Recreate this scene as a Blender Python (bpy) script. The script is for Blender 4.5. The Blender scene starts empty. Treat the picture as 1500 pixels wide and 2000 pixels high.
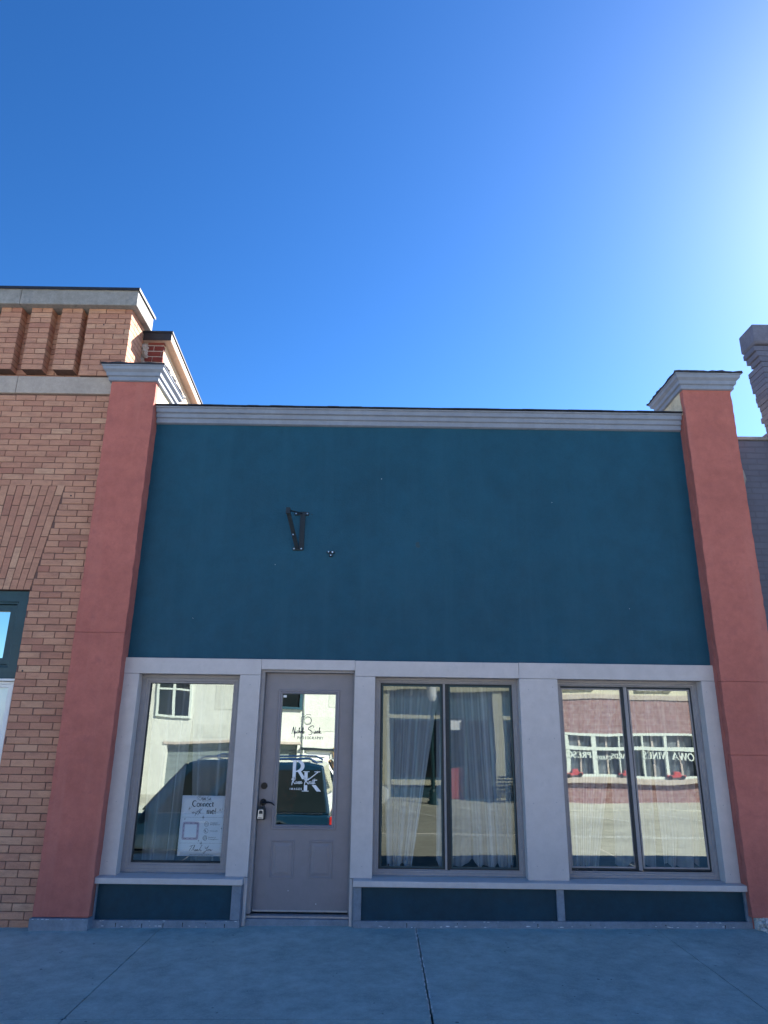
import bpy, bmesh, math, random
from mathutils import Vector, Matrix
random.seed(7)
R = math.radians
sc = bpy.context.scene
COL = sc.collection

# ------------------------------------------------------------------ camera
F_PX, PITCH, YAW, ROLL = 1350.0, R(17.84), R(0.16), R(0.77)
CAM = Vector((2.4306, -6.6327, 1.5553))
cd = bpy.data.cameras.new('camera'); cam = bpy.data.objects.new('camera', cd); COL.objects.link(cam)
cd.sensor_fit = 'HORIZONTAL'; cd.sensor_width = 36.0; cd.lens = F_PX / 1500.0 * 36.0
cd.clip_start = 0.05; cd.clip_end = 3000
fwd = Vector((math.sin(YAW) * math.cos(PITCH), math.cos(YAW) * math.cos(PITCH), math.sin(PITCH)))
rgt = Vector((math.cos(YAW), -math.sin(YAW), 0)); up = rgt.cross(fwd)
c_, s_ = math.cos(ROLL), math.sin(ROLL)
r2 = c_ * rgt + s_ * up; u2 = -s_ * rgt + c_ * up
cam.matrix_world = Matrix(((r2.x, u2.x, -fwd.x, CAM.x), (r2.y, u2.y, -fwd.y, CAM.y), (r2.z, u2.z, -fwd.z, CAM.z), (0, 0, 0, 1)))
sc.camera = cam

# ------------------------------------------------------------------ sky and sun
SUN_EL, SUN_AZ = R(35), R(50)          # azimuth measured from +Y (into the facade) towards +X (right)
w = bpy.data.worlds.new('World'); sc.world = w; w.use_nodes = True
nt = w.node_tree
sky = nt.nodes.new('ShaderNodeTexSky'); sky.sky_type = 'NISHITA'; sky.sun_disc = False
sky.sun_elevation = SUN_EL; sky.sun_rotation = SUN_AZ
sky.altitude = 250; sky.air_density = 1.0; sky.dust_density = 0.4; sky.ozone_density = 5.0
bg = nt.nodes['Background']; bg.inputs['Strength'].default_value = 0.055
gm = nt.nodes.new('ShaderNodeGamma'); gm.inputs['Gamma'].default_value = 1.3          # deeper, more saturated blue overhead
hs = nt.nodes.new('ShaderNodeHueSaturation'); hs.inputs['Saturation'].default_value = 1.12; hs.inputs['Value'].default_value = 0.65
nt.links.new(sky.outputs['Color'], gm.inputs['Color']); nt.links.new(gm.outputs['Color'], hs.inputs['Color']); nt.links.new(hs.outputs['Color'], bg.inputs['Color'])
sd = bpy.data.lights.new('sun', 'SUN'); sun = bpy.data.objects.new('sun', sd); COL.objects.link(sun)
sd.energy = 5.0; sd.angle = R(0.53); sd.color = (1.0, 0.95, 0.86)
d = Vector((math.sin(SUN_AZ) * math.cos(SUN_EL), math.cos(SUN_AZ) * math.cos(SUN_EL), math.sin(SUN_EL)))
sun.rotation_euler = d.to_track_quat('Z', 'Y').to_euler(); sun.location = (12, 12, 14)
vs = sc.view_settings; sc.display_settings.display_device = 'sRGB'
vs.view_transform = 'Standard'; vs.look = 'None'; vs.gamma = 1.0; vs.use_curve_mapping = False
vs.exposure = 2.1
sc.cycles.use_denoising = True
sc.cycles.max_bounces = 10; sc.cycles.transparent_max_bounces = 16

# ------------------------------------------------------------------ materials
MATS = {}
def nodes(name):
    m = bpy.data.materials.new(name); m.use_nodes = True; MATS[name] = m
    return m, m.node_tree.nodes, m.node_tree.links, m.node_tree.nodes['Principled BSDF']
def noise(N, L, scale, detail=5, rough=0.6, vec=None, co='Object', stretch=None):
    if vec is None:
        tc = N.new('ShaderNodeTexCoord'); vec = tc.outputs[co]
    if stretch:
        mp = N.new('ShaderNodeMapping'); mp.inputs['Scale'].default_value = stretch
        L.new(vec, mp.inputs['Vector']); vec = mp.outputs['Vector']
    n = N.new('ShaderNodeTexNoise'); n.inputs['Scale'].default_value = scale
    n.inputs['Detail'].default_value = detail; n.inputs['Roughness'].default_value = rough
    L.new(vec, n.inputs['Vector'])
    return n.outputs['Fac']
def ramp(N, L, fac, stops):
    r = N.new('ShaderNodeValToRGB')
    e = r.color_ramp.elements
    while len(e) > 1: e.remove(e[-1])
    e[0].position = stops[0][0]; e[0].color = (*stops[0][1], 1)
    for p, c in stops[1:]:
        k = e.new(p); k.color = (*c, 1)
    L.new(fac, r.inputs['Fac'])
    return r.outputs['Color']
def mixc(N, L, fac, a, b, mode='MIX'):
    m = N.new('ShaderNodeMix'); m.data_type = 'RGBA'; m.blend_type = mode
    for sock, v in ((m.inputs[0], fac), (m.inputs[6], a), (m.inputs[7], b)):
        if isinstance(v, (int, float)): sock.default_value = v
        elif isinstance(v, tuple): sock.default_value = (*v, 1)
        else: L.new(v, sock)
    return m.outputs[2]
def bump(N, L, b, height, dist=0.002, strength=1.0):
    k = N.new('ShaderNodeBump'); k.inputs['Distance'].default_value = dist; k.inputs['Strength'].default_value = strength
    L.new(height, k.inputs['Height']); L.new(k.outputs['Normal'], b.inputs['Normal'])
    return k
def paint(name, col, rough=0.5, var=0.12, scale=1.6, bscale=60, bdist=0.001, spec=0.4, streak=None, grime=None):
    m, N, L, b = nodes(name)
    lo = tuple(max(0, c * (1 - var)) for c in col); hi = tuple(min(1, c * (1 + var)) for c in col)
    big = noise(N, L, scale, 6, 0.62)
    c = ramp(N, L, big, [(0.3, lo), (0.7, hi)])
    c = mixc(N, L, 1.0, c, ramp(N, L, noise(N, L, scale * 7, 8, 0.72), [(0.28, (1 - 1.1 * var,) * 3), (0.72, (1 + 1.1 * var,) * 3)]), 'MULTIPLY')
    c = mixc(N, L, 1.0, c, ramp(N, L, noise(N, L, 320, 3, 0.6), [(0.3, (1 - 0.7 * var,) * 3), (0.7, (1 + 0.7 * var,) * 3)]), 'MULTIPLY')
    if streak:
        st = noise(N, L, 6.0, 5, 0.6, stretch=(1, 1, 0.06))
        f = ramp(N, L, st, [(0.5, (0, 0, 0)), (0.8, (1, 1, 1))])
        c = mixc(N, L, f, c, streak)
    if grime:
        g = noise(N, L, 9.0, 8, 0.7)
        f = ramp(N, L, g, [(0.55, (0, 0, 0)), (0.75, (1, 1, 1))])
        c = mixc(N, L, f, c, grime)
    L.new(c, b.inputs['Base Color'])
    rr = ramp(N, L, noise(N, L, scale * 5, 4), [(0.2, (rough - 0.08,) * 3), (0.8, (rough + 0.1,) * 3)])
    L.new(rr, b.inputs['Roughness']); b.inputs['Specular IOR Level'].default_value = spec
    bump(N, L, b, noise(N, L, bscale, 6, 0.65), bdist)
    return m
def metal(name, col, rough=0.35, metallic=1.0):
    m, N, L, b = nodes(name)
    b.inputs['Metallic'].default_value = metallic
    c = ramp(N, L, noise(N, L, 30, 4), [(0.3, tuple(x * 0.8 for x in col)), (0.7, col)])
    L.new(c, b.inputs['Base Color']); b.inputs['Roughness'].default_value = rough
    return m
def brickmat(name, stops, smudge, wear=0.6):
    """Individually laid bricks: colour by the brick's own tint, kiln smudges and grain on top."""
    m, N, L, b = nodes(name)
    a = N.new('ShaderNodeAttribute'); a.attribute_name = 'tint'
    c = ramp(N, L, a.outputs['Fac'], stops)
    f = ramp(N, L, noise(N, L, 9, 6, 0.7, stretch=(0.7, 1, 2.2)), [(0.45, (0, 0, 0)), (0.78, (wear,) * 3)])
    c = mixc(N, L, f, c, smudge)
    c = mixc(N, L, 0.5, c, ramp(N, L, noise(N, L, 160, 4, 0.7), [(0.25, (0.6, 0.6, 0.6)), (0.7, (1.25, 1.25, 1.25))]), 'MULTIPLY')
    L.new(c, b.inputs['Base Color']); b.inputs['Roughness'].default_value = 0.85; b.inputs['Specular IOR Level'].default_value = 0.25
    bump(N, L, b, noise(N, L, 90, 7, 0.7), 0.003)
    return m
def wallbrick(name, c1, c2, mortar, scale=1.0, bw=0.21, bh=0.065):
    m, N, L, b = nodes(name)
    tc = N.new('ShaderNodeTexCoord'); sp = N.new('ShaderNodeSeparateXYZ'); L.new(tc.outputs['Object'], sp.inputs[0])
    ad = N.new('ShaderNodeMath'); ad.operation = 'ADD'; L.new(sp.outputs[0], ad.inputs[0]); L.new(sp.outputs[1], ad.inputs[1])
    cb = N.new('ShaderNodeCombineXYZ'); L.new(ad.outputs[0], cb.inputs[0]); L.new(sp.outputs[2], cb.inputs[1])
    t = N.new('ShaderNodeTexBrick'); t.inputs['Scale'].default_value = scale
    t.inputs['Brick Width'].default_value = bw; t.inputs['Row Height'].default_value = bh; t.inputs['Mortar Size'].default_value = 0.006
    t.inputs['Color1'].default_value = (*c1, 1); t.inputs['Color2'].default_value = (*c2, 1); t.inputs['Mortar'].default_value = (*mortar, 1)
    L.new(cb.outputs[0], t.inputs['Vector'])
    f = ramp(N, L, noise(N, L, 5, 7, 0.7), [(0.42, (0, 0, 0)), (0.75, (0.75,) * 3)])
    c = mixc(N, L, f, t.outputs['Color'], tuple(x * 0.9 for x in mortar))
    L.new(c, b.inputs['Base Color']); b.inputs['Roughness'].default_value = 0.9
    bump(N, L, b, t.outputs['Fac'], -0.006)
    return m
def glass(name, refl, tint, wave=0.0012, wscale=1.1):
    """Pane: mirror reflection with old-glass ripple over a clear, slightly tinted sheet."""
    m, N, L, b = nodes(name); N.remove(b)
    out = N['Material Output']
    g = N.new('ShaderNodeBsdfGlossy'); g.inputs['Roughness'].default_value = 0.004; g.inputs['Color'].default_value = (0.90, 1.0, 0.95, 1)
    t = N.new('ShaderNodeBsdfTransparent'); t.inputs['Color'].default_value = (*tint, 1)
    mx = N.new('ShaderNodeMixShader')
    lw = N.new('ShaderNodeLayerWeight'); lw.inputs['Blend'].default_value = 0.5
    pw = N.new('ShaderNodeMath'); pw.operation = 'POWER'; pw.inputs[1].default_value = 5.0; L.new(lw.outputs['Facing'], pw.inputs[0])
    mp = N.new('ShaderNodeMath'); mp.operation = 'MULTIPLY_ADD'; mp.inputs[1].default_value = 1 - refl; mp.inputs[2].default_value = refl; mp.use_clamp = True
    L.new(pw.outputs[0], mp.inputs[0]); L.new(mp.outputs[0], mx.inputs['Fac'])
    n = noise(N, L, wscale, 1.5, 0.35, stretch=(1, 1, 1.5))
    k = N.new('ShaderNodeBump'); k.inputs['Distance'].default_value = wave; L.new(n, k.inputs['Height'])
    L.new(k.outputs['Normal'], g.inputs['Normal'])
    L.new(t.outputs[0], mx.inputs[1]); L.new(g.outputs[0], mx.inputs[2]); L.new(mx.outputs[0], out.inputs['Surface'])
    return m
def cloth(name, col, see):
    m, N, L, b = nodes(name); N.remove(b); out = N['Material Output']
    df = N.new('ShaderNodeBsdfDiffuse'); tl = N.new('ShaderNodeBsdfTranslucent'); tp = N.new('ShaderNodeBsdfTransparent')
    c = ramp(N, L, noise(N, L, 30, 3, 0.5, stretch=(1, 1, 0.3)), [(0.3, tuple(x * 0.94 for x in col)), (0.7, col)])
    L.new(c, df.inputs['Color']); L.new(c, tl.inputs['Color'])
    a = N.new('ShaderNodeMixShader'); a.inputs['Fac'].default_value = 0.35
    L.new(df.outputs[0], a.inputs[1]); L.new(tl.outputs[0], a.inputs[2])
    lw = N.new('ShaderNodeLayerWeight'); lw.inputs['Blend'].default_value = 0.35
    r = ramp(N, L, lw.outputs['Facing'], [(0.0, (1 - see,) * 3), (0.75, (min(1, 1.45 - see),) * 3)])
    x = N.new('ShaderNodeMixShader'); L.new(r, x.inputs['Fac']); L.new(tp.outputs[0], x.inputs[1]); L.new(a.outputs[0], x.inputs[2])
    L.new(x.outputs[0], out.inputs['Surface'])
    return m

paint('trim_grey', (0.53, 0.485, 0.485), 0.5, 0.075, 1.2, 45, 0.0006, grime=(0.48, 0.44, 0.44))
paint('trim_low', (0.20, 0.235, 0.29), 0.6, 0.16, 3.0, 70, 0.0012, grime=(0.14, 0.165, 0.21))
paint('cornice_grey', (0.235, 0.265, 0.33), 0.55, 0.10, 2.0, 60, 0.001, streak=(0.21, 0.23, 0.28))
paint('frame_taupe', (0.285, 0.265, 0.275), 0.45, 0.07, 3.0, 90, 0.0004)
paint('door_taupe', (0.225, 0.205, 0.225), 0.42, 0.06, 1.5, 120, 0.0005, spec=0.5)
paint('navy_stucco', (0.008, 0.068, 0.114), 0.62, 0.13, 0.8, 55, 0.0045, spec=0.3, streak=(0.012, 0.080, 0.130))
paint('navy_panel', (0.003, 0.040, 0.068), 0.5, 0.18, 1.6, 40, 0.0015, spec=0.3)
paint('red_stucco', (0.45, 0.148, 0.120), 0.8, 0.13, 1.1, 34, 0.008, spec=0.2, grime=(0.37, 0.125, 0.11), streak=(0.48, 0.18, 0.15))
paint('cream_stucco', (0.62, 0.54, 0.38), 0.85, 0.14, 6, 40, 0.006, grime=(0.45, 0.36, 0.24))
paint('stone', (0.42, 0.355, 0.31), 0.85, 0.12, 2.5, 50, 0.003, grime=(0.33, 0.28, 0.25))
paint('coping_stone', (0.26, 0.25, 0.24), 0.85, 0.18, 3, 50, 0.003, grime=(0.13, 0.14, 0.16))
paint('cap_glare_blue', (0.145, 0.15, 0.20), 0.9, 0.16, 4, 50, 0.004)  # bluish tone is lens glare put into the coping colour
paint('dark_flashing', (0.018, 0.018, 0.025), 0.5, 0.3, 4, 40, 0.001)
paint('mortar', (0.15, 0.088, 0.074), 0.95, 0.2, 12, 90, 0.003)
paint('mortar_pale', (0.42, 0.36, 0.33), 0.95, 0.2, 12, 60, 0.006)
paint('buff_fascia', (0.46, 0.34, 0.28), 0.6, 0.1, 3)
paint('white_paint', (0.78, 0.78, 0.78), 0.5, 0.04, 4, 60, 0.0004)
paint('chip_white', (0.72, 0.74, 0.76), 0.8, 0.1, 30, 60, 0.0008)
paint('teal_frame', (0.012, 0.05, 0.065), 0.4, 0.15, 4, 60, 0.0006)
paint('blind_white', (0.72, 0.72, 0.76), 0.5, 0.03, 4, 60, 0.0004)
paint('black_iron', (0.012, 0.02, 0.028), 0.5, 0.3, 20, 90, 0.001)
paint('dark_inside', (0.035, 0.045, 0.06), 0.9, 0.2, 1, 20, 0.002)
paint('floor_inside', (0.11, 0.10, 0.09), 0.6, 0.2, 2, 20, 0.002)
paint('rubble', (0.56, 0.56, 0.55), 0.95, 0.35, 20, 50, 0.01)
paint('paper', (0.88, 0.86, 0.90), 0.6, 0.02, 10, 40, 0.0008)
paint('ink', (0.02, 0.022, 0.035), 0.7, 0.1, 20)
paint('ink_soft', (0.07, 0.075, 0.11), 0.7, 0.1, 20)
paint('pink_tint', (0.62, 0.48, 0.58), 0.7, 0.05, 20)
paint('vinyl_white', (0.82, 0.82, 0.86), 0.5, 0.03, 20)
paint('vinyl_grey', (0.07, 0.075, 0.10), 0.5, 0.06, 20)
paint('road_concrete', (0.40, 0.39, 0.335), 0.9, 0.18, 0.35, 60, 0.006, grime=(0.25, 0.245, 0.215))
paint('lane_white', (0.7, 0.7, 0.66), 0.8, 0.15, 6, 60, 0.002)
paint('stucco_white', (0.56, 0.56, 0.51), 0.9, 0.09, 0.7, 12, 0.02, grime=(0.45, 0.45, 0.41), streak=(0.51, 0.51, 0.46))
paint('patch_plaster', (0.50, 0.50, 0.45), 0.9, 0.12, 2, 20, 0.01)
paint('cream_trim', (0.52, 0.49, 0.38), 0.7, 0.08, 2)
paint('pale_trim', (0.56, 0.60, 0.55), 0.6, 0.05, 2)
paint('shop_teal', (0.02, 0.06, 0.085), 0.5, 0.2, 1)
paint('grey_shutter', (0.16, 0.19, 0.19), 0.6, 0.12, 1)
paint('door_red', (0.42, 0.09, 0.08), 0.6, 0.1, 2)
paint('toy_red', (0.42, 0.06, 0.06), 0.4, 0.1, 4)
paint('orange_sign', (0.75, 0.36, 0.08), 0.5, 0.1, 4)
paint('tyre', (0.015, 0.015, 0.016), 0.85, 0.2, 20)
paint('earth', (0.16, 0.14, 0.10), 0.95, 0.3, 0.05, 2, 0.02)
paint('roofing', (0.10, 0.10, 0.11), 0.9, 0.25, 1.5, 30, 0.01)
metal('alu', (0.55, 0.55, 0.57), 0.4); metal('bronze_dark', (0.035, 0.035, 0.04), 0.38); metal('zinc', (0.75, 0.76, 0.78), 0.3)
metal('chrome', (0.8, 0.8, 0.8), 0.12)
brickmat('brick_tan', [(0.0, (0.41, 0.185, 0.135)), (0.35, (0.50, 0.250, 0.170)), (0.7, (0.545, 0.29, 0.195)), (1.0, (0.59, 0.35, 0.235))], (0.30, 0.15, 0.11), 0.75)
brickmat('brick_red', [(0.0, (0.13, 0.030, 0.028)), (0.6, (0.19, 0.042, 0.036)), (1.0, (0.25, 0.07, 0.055))], (0.08, 0.03, 0.03), 0.9)
brickmat('brick_glare_blue', [(0.0, (0.115, 0.12, 0.165)), (0.6, (0.14, 0.145, 0.195)), (1.0, (0.165, 0.17, 0.225))], (0.10, 0.105, 0.145), 0.7)  # blue cast is a glare veil painted into the brick
wallbrick('brick_side', (0.50, 0.30, 0.18), (0.60, 0.42, 0.27), (0.62, 0.52, 0.40))
wallbrick('brick_back', (0.25, 0.13, 0.13), (0.20, 0.10, 0.10), (0.42, 0.34, 0.34), bw=0.62, bh=0.21)
wallbrick('brick_far', (0.50, 0.25, 0.17), (0.44, 0.21, 0.15), (0.15, 0.09, 0.075))
wallbrick('wall_glare_blue', (0.12, 0.125, 0.165), (0.105, 0.11, 0.15), (0.10, 0.105, 0.14))  # brown brick tinted blue-grey, the same glare put into the colour
glass('pane_left', 0.29, (0.90, 0.94, 0.97), 0.0020, 1.1)
glass('pane_dark', 0.085, (0.86, 0.92, 0.96), 0.0018, 1.1)
glass('pane_clear', 0.28, (0.93, 0.96, 0.98), 0.0020, 1.0)
glass('pane_door', 0.46, (0.10, 0.14, 0.17), 0.0006, 2.2)
glass('pane_shop', 0.10, (0.93, 0.94, 0.97), 0.0002, 1.0)
glass('pane_sky', 0.45, (0.10, 0.14, 0.17), 0.0006, 2.0)
cloth('sheer', (0.86, 0.86, 0.88), 0.58)
m, N, L, b = nodes('car_paint'); b.inputs['Base Color'].default_value = (0.012, 0.05, 0.11, 1); b.inputs['Roughness'].default_value = 0.25
b.inputs['Coat Weight'].default_value = 1.0; b.inputs['Metallic'].default_value = 0.3
L.new(ramp(N, L, noise(N, L, 900, 2), [(0.3, (0.004, 0.022, 0.048)), (0.7, (0.006, 0.030, 0.060))]), b.inputs['Base Color'])
m, N, L, b = nodes('car_white'); b.inputs['Roughness'].default_value = 0.25; b.inputs['Coat Weight'].default_value = 1.0
L.new(ramp(N, L, noise(N, L, 3, 2), [(0.3, (0.7, 0.7, 0.69)), (0.7, (0.76, 0.76, 0.75))]), b.inputs['Base Color'])
m, N, L, b = nodes('car_glass'); b.inputs['Base Color'].default_value = (0.006, 0.01, 0.013, 1); b.inputs['Roughness'].default_value = 0.05
L.new(ramp(N, L, noise(N, L, 3, 2), [(0.3, (0.006, 0.01, 0.012)), (0.7, (0.010, 0.014, 0.017))]), b.inputs['Base Color'])
m, N, L, b = nodes('shop_glass'); b.inputs['Roughness'].default_value = 0.08
L.new(ramp(N, L, noise(N, L, 2.2, 5, 0.6, stretch=(1.6, 1, 0.5)), [(0.35, (0.035, 0.045, 0.055)), (0.5, (0.075, 0.09, 0.105)), (0.68, (0.16, 0.17, 0.18))]), b.inputs['Base Color'])  # pale mottling paints blinds and reflections into the glass
m, N, L, b = nodes('tail_red'); b.inputs['Roughness'].default_value = 0.2
L.new(ramp(N, L, noise(N, L, 40, 2), [(0.3, (0.3, 0.01, 0.01)), (0.7, (0.4, 0.02, 0.02))]), b.inputs['Base Color'])
# sidewalk concrete
m, N, L, b = nodes('sidewalk_concrete')
c = ramp(N, L, noise(N, L, 0.9, 8, 0.68), [(0.25, (0.29, 0.37, 0.36)), (0.5, (0.375, 0.46, 0.44)), (0.8, (0.45, 0.53, 0.505))])
c = mixc(N, L, 1.0, c, ramp(N, L, noise(N, L, 6.0, 9, 0.78), [(0.3, (0.72,) * 3), (0.7, (1.22,) * 3)]), 'MULTIPLY')
c = mixc(N, L, ramp(N, L, noise(N, L, 2.3, 6, 0.7), [(0.56, (0, 0, 0)), (0.70, (0.5,) * 3)]), c, (0.20, 0.27, 0.275))       # damp, worn stains
c = mixc(N, L, ramp(N, L, noise(N, L, 75, 4, 0.7), [(0.56, (0, 0, 0)), (0.72, (0.8,) * 3)]), c, (0.50, 0.58, 0.57))
c = mixc(N, L, ramp(N, L, noise(N, L, 60, 4, 0.7, stretch=(1, 1.3, 1)), [(0.58, (0, 0, 0)), (0.74, (0.7,) * 3)]), c, (0.19, 0.25, 0.26))
c = mixc(N, L, ramp(N, L, noise(N, L, 17, 2, 0.5), [(0.735, (0, 0, 0)), (0.755, (0.75,) * 3)]), c, (0.07, 0.085, 0.095))      # old gum
c = mixc(N, L, ramp(N, L, noise(N, L, 3, 5, 0.6, stretch=(0.35, 6, 1)), [(0.66, (0, 0, 0)), (0.72, (0.35,) * 3)]), c, (0.38, 0.43, 0.44))   # scuffs
L.new(c, b.inputs['Base Color']); b.inputs['Roughness'].default_value = 0.85; b.inputs['Specular IOR Level'].default_value = 0.3
bump(N, L, b, noise(N, L, 120, 8, 0.75), 0.006)

# ------------------------------------------------------------------ mesh helpers
class MB:
    def __init__(s): s.v = []; s.f = []; s.t = []; s.mi = []; s.cur = 0
    def add(s, vs, fs, tint=None):
        o = len(s.v); s.v += [tuple(p) for p in vs]
        t = 0.5 if tint is None else tint
        s.t += [t] * len(vs)
        for f in fs: s.f.append(tuple(i + o for i in f)); s.mi.append(s.cur)
    def box(s, x0, x1, y0, y1, z0, z1, tint=None):
        s.add([(x0, y0, z0), (x1, y0, z0), (x1, y1, z0), (x0, y1, z0), (x0, y0, z1), (x1, y0, z1), (x1, y1, z1), (x0, y1, z1)],
              [(0, 3, 2, 1), (4, 5, 6, 7), (0, 1, 5, 4), (1, 2, 6, 5), (2, 3, 7, 6), (3, 0, 4, 7)], tint)
        return s
    def prism_xz(s, pts, y0, y1, tint=None):      # polygon in XZ (counter-clockwise seen from -Y), extruded along Y
        n = len(pts)
        v = [(x, y0, z) for x, z in pts] + [(x, y1, z) for x, z in pts]
        f = [tuple(range(n)), tuple(range(2 * n - 1, n - 1, -1))]
        for i in range(n):
            j = (i + 1) % n; f.append((i, i + n, j + n, j))
        s.add(v, f, tint); return s
    def prism_yz(s, pts, x0, x1):                 # polygon in YZ extruded along X
        n = len(pts)
        v = [(x0, y, z) for y, z in pts] + [(x1, y, z) for y, z in pts]
        f = [tuple(range(n)), tuple(range(2 * n - 1, n - 1, -1))]
        for i in range(n):
            j = (i + 1) % n; f.append((i, i + n, j + n, j))
        s.add(v, f); return s
    def ring(s, x0, x1, z0, z1, prof):
        """Mitred frame in the XZ plane; prof = closed list of (inset from the outer edge, y)."""
        n = len(prof); v = []
        for i, y in prof: v += [(x0 + i, y, z0 + i), (x1 - i, y, z0 + i), (x1 - i, y, z1 - i), (x0 + i, y, z1 - i)]
        f = []
        for a in range(n):
            b2 = (a + 1) % n
            for k in range(4):
                l = (k + 1) % 4; f.append((a * 4 + k, a * 4 + l, b2 * 4 + l, b2 * 4 + k))
        s.add(v, f); return s
    def loft(s, rings):                            # rings of equal length, ends capped
        n = len(rings[0]); v = [p for r in rings for p in r]; f = [tuple(range(n - 1, -1, -1))]
        for a in range(len(rings) - 1):
            for k in range(n):
                l = (k + 1) % n; f.append((a * n + k, a * n + l, (a + 1) * n + l, (a + 1) * n + k))
        f.append(tuple((len(rings) - 1) * n + k for k in range(n)))
        s.add(v, f); return s
    def stack(s, x0, x1, y0, y1, prof):            # rectangle rings (offset, z): mitred cap mouldings
        return s.loft([[(x0 - o, y0 - o, z), (x1 + o, y0 - o, z), (x1 + o, y1 + o, z), (x0 - o, y1 + o, z)] for o, z in prof])
    def tube(s, pts, r, n=10):
        pts = [Vector(p) for p in pts]; rings = []
        for i, p in enumerate(pts):
            a = pts[max(0, i - 1)]; b2 = pts[min(len(pts) - 1, i + 1)]
            t = (b2 - a).normalized(); ref = Vector((0, 0, 1)) if abs(t.z) < 0.9 else Vector((0, 1, 0))
            u = t.cross(ref).normalized(); vv = t.cross(u)
            rr = r[i] if isinstance(r, (list, tuple)) else r
            rings.append([p + rr * (math.cos(2 * math.pi * k / n) * u + math.sin(2 * math.pi * k / n) * vv) for k in range(n)])
        return s.loft(rings)
    def disc(s, c, r, y0, y1, n=24, r1=None):      # short cylinder with its axis along Y
        r1 = r if r1 is None else r1
        a = [(c[0] + r * math.cos(2 * math.pi * k / n), y1, c[1] + r * math.sin(2 * math.pi * k / n)) for k in range(n)]
        b2 = [(c[0] + r1 * math.cos(2 * math.pi * k / n), y0, c[1] + r1 * math.sin(2 * math.pi * k / n)) for k in range(n)]
        return s.loft([a, b2])
    def build(s, name, mat, parent=None, bevel=0, seg=2, smooth=False, loc=None):
        me = bpy.data.meshes.new(name); me.from_pydata(s.v, [], s.f)
        mats = mat if isinstance(mat, (list, tuple)) else [mat]
        for q in mats: me.materials.append(MATS[q])
        if len(mats) > 1:
            for p, k in zip(me.polygons, s.mi): p.material_index = k
        bm = bmesh.new(); bm.from_mesh(me); bmesh.ops.recalc_face_normals(bm, faces=bm.faces[:]); bm.to_mesh(me); bm.free()
        at = me.color_attributes.new('tint', 'FLOAT_COLOR', 'POINT')
        for i, t in enumerate(s.t): at.data[i].color = (t, t, t, 1)
        if smooth:
            for p in me.polygons: p.use_smooth = True
        o = bpy.data.objects.new(name, me); COL.objects.link(o)
        if parent is not None:
            o.parent = parent
            if parent.type == 'EMPTY': o.location = -parent.location
        if bevel:
            bv = o.modifiers.new('bevel', 'BEVEL'); bv.width = bevel; bv.segments = seg; bv.limit_method = 'ANGLE'; bv.angle_limit = R(35)
        return o
def tag(o, label=None, cat=None, group=None, kind=None):
    if label: o['label'] = label
    if cat: o['category'] = cat
    if group: o['group'] = group
    if kind: o['kind'] = kind
    return o
def thing(name, label, cat, loc=(0, 0, 0), group=None):
    o = bpy.data.objects.new(name, None); COL.objects.link(o); o.location = loc; o.empty_display_size = 0.2
    return tag(o, label, cat, group)
def rough_box(x0, x1, y0, y1, z0, z1, step=0.07, jit=0.003):
    """Box with subdivided faces whose edges wander a few millimetres, like hand-trowelled render."""
    bm = bmesh.new()
    nx = max(1, round((x1 - x0) / 0.25)); ny = max(1, round((y1 - y0) / 0.12)); nz = max(2, round((z1 - z0) / step))
    g = {}
    def V(i, j, k):
        if (i, j, k) not in g:
            jx = random.uniform(-jit, jit) if i in (0, nx) else 0
            jy = random.uniform(-jit, jit) * 0.5
            g[(i, j, k)] = bm.verts.new((x0 + (x1 - x0) * i / nx + jx, y0 + (y1 - y0) * j / ny + jy, z0 + (z1 - z0) * k / nz))
        return g[(i, j, k)]
    for i in range(nx):
        for k in range(nz):
            for j in (0, ny): bm.faces.new((V(i, j, k), V(i + 1, j, k), V(i + 1, j, k + 1), V(i, j, k + 1)))
        for j in range(ny):
            for k in (0, nz): bm.faces.new((V(i, j, k), V(i + 1, j, k), V(i + 1, j + 1, k), V(i, j + 1, k)))
    for j in range(ny):
        for k in range(nz):
            for i in (0, nx): bm.faces.new((V(i, j, k), V(i, j + 1, k), V(i, j + 1, k + 1), V(i, j, k + 1)))
    mb = MB(); bm.verts.index_update()
    mb.add([v.co for v in bm.verts], [[v.index for v in f.verts] for f in bm.faces]); bm.free()
    return mb

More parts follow.
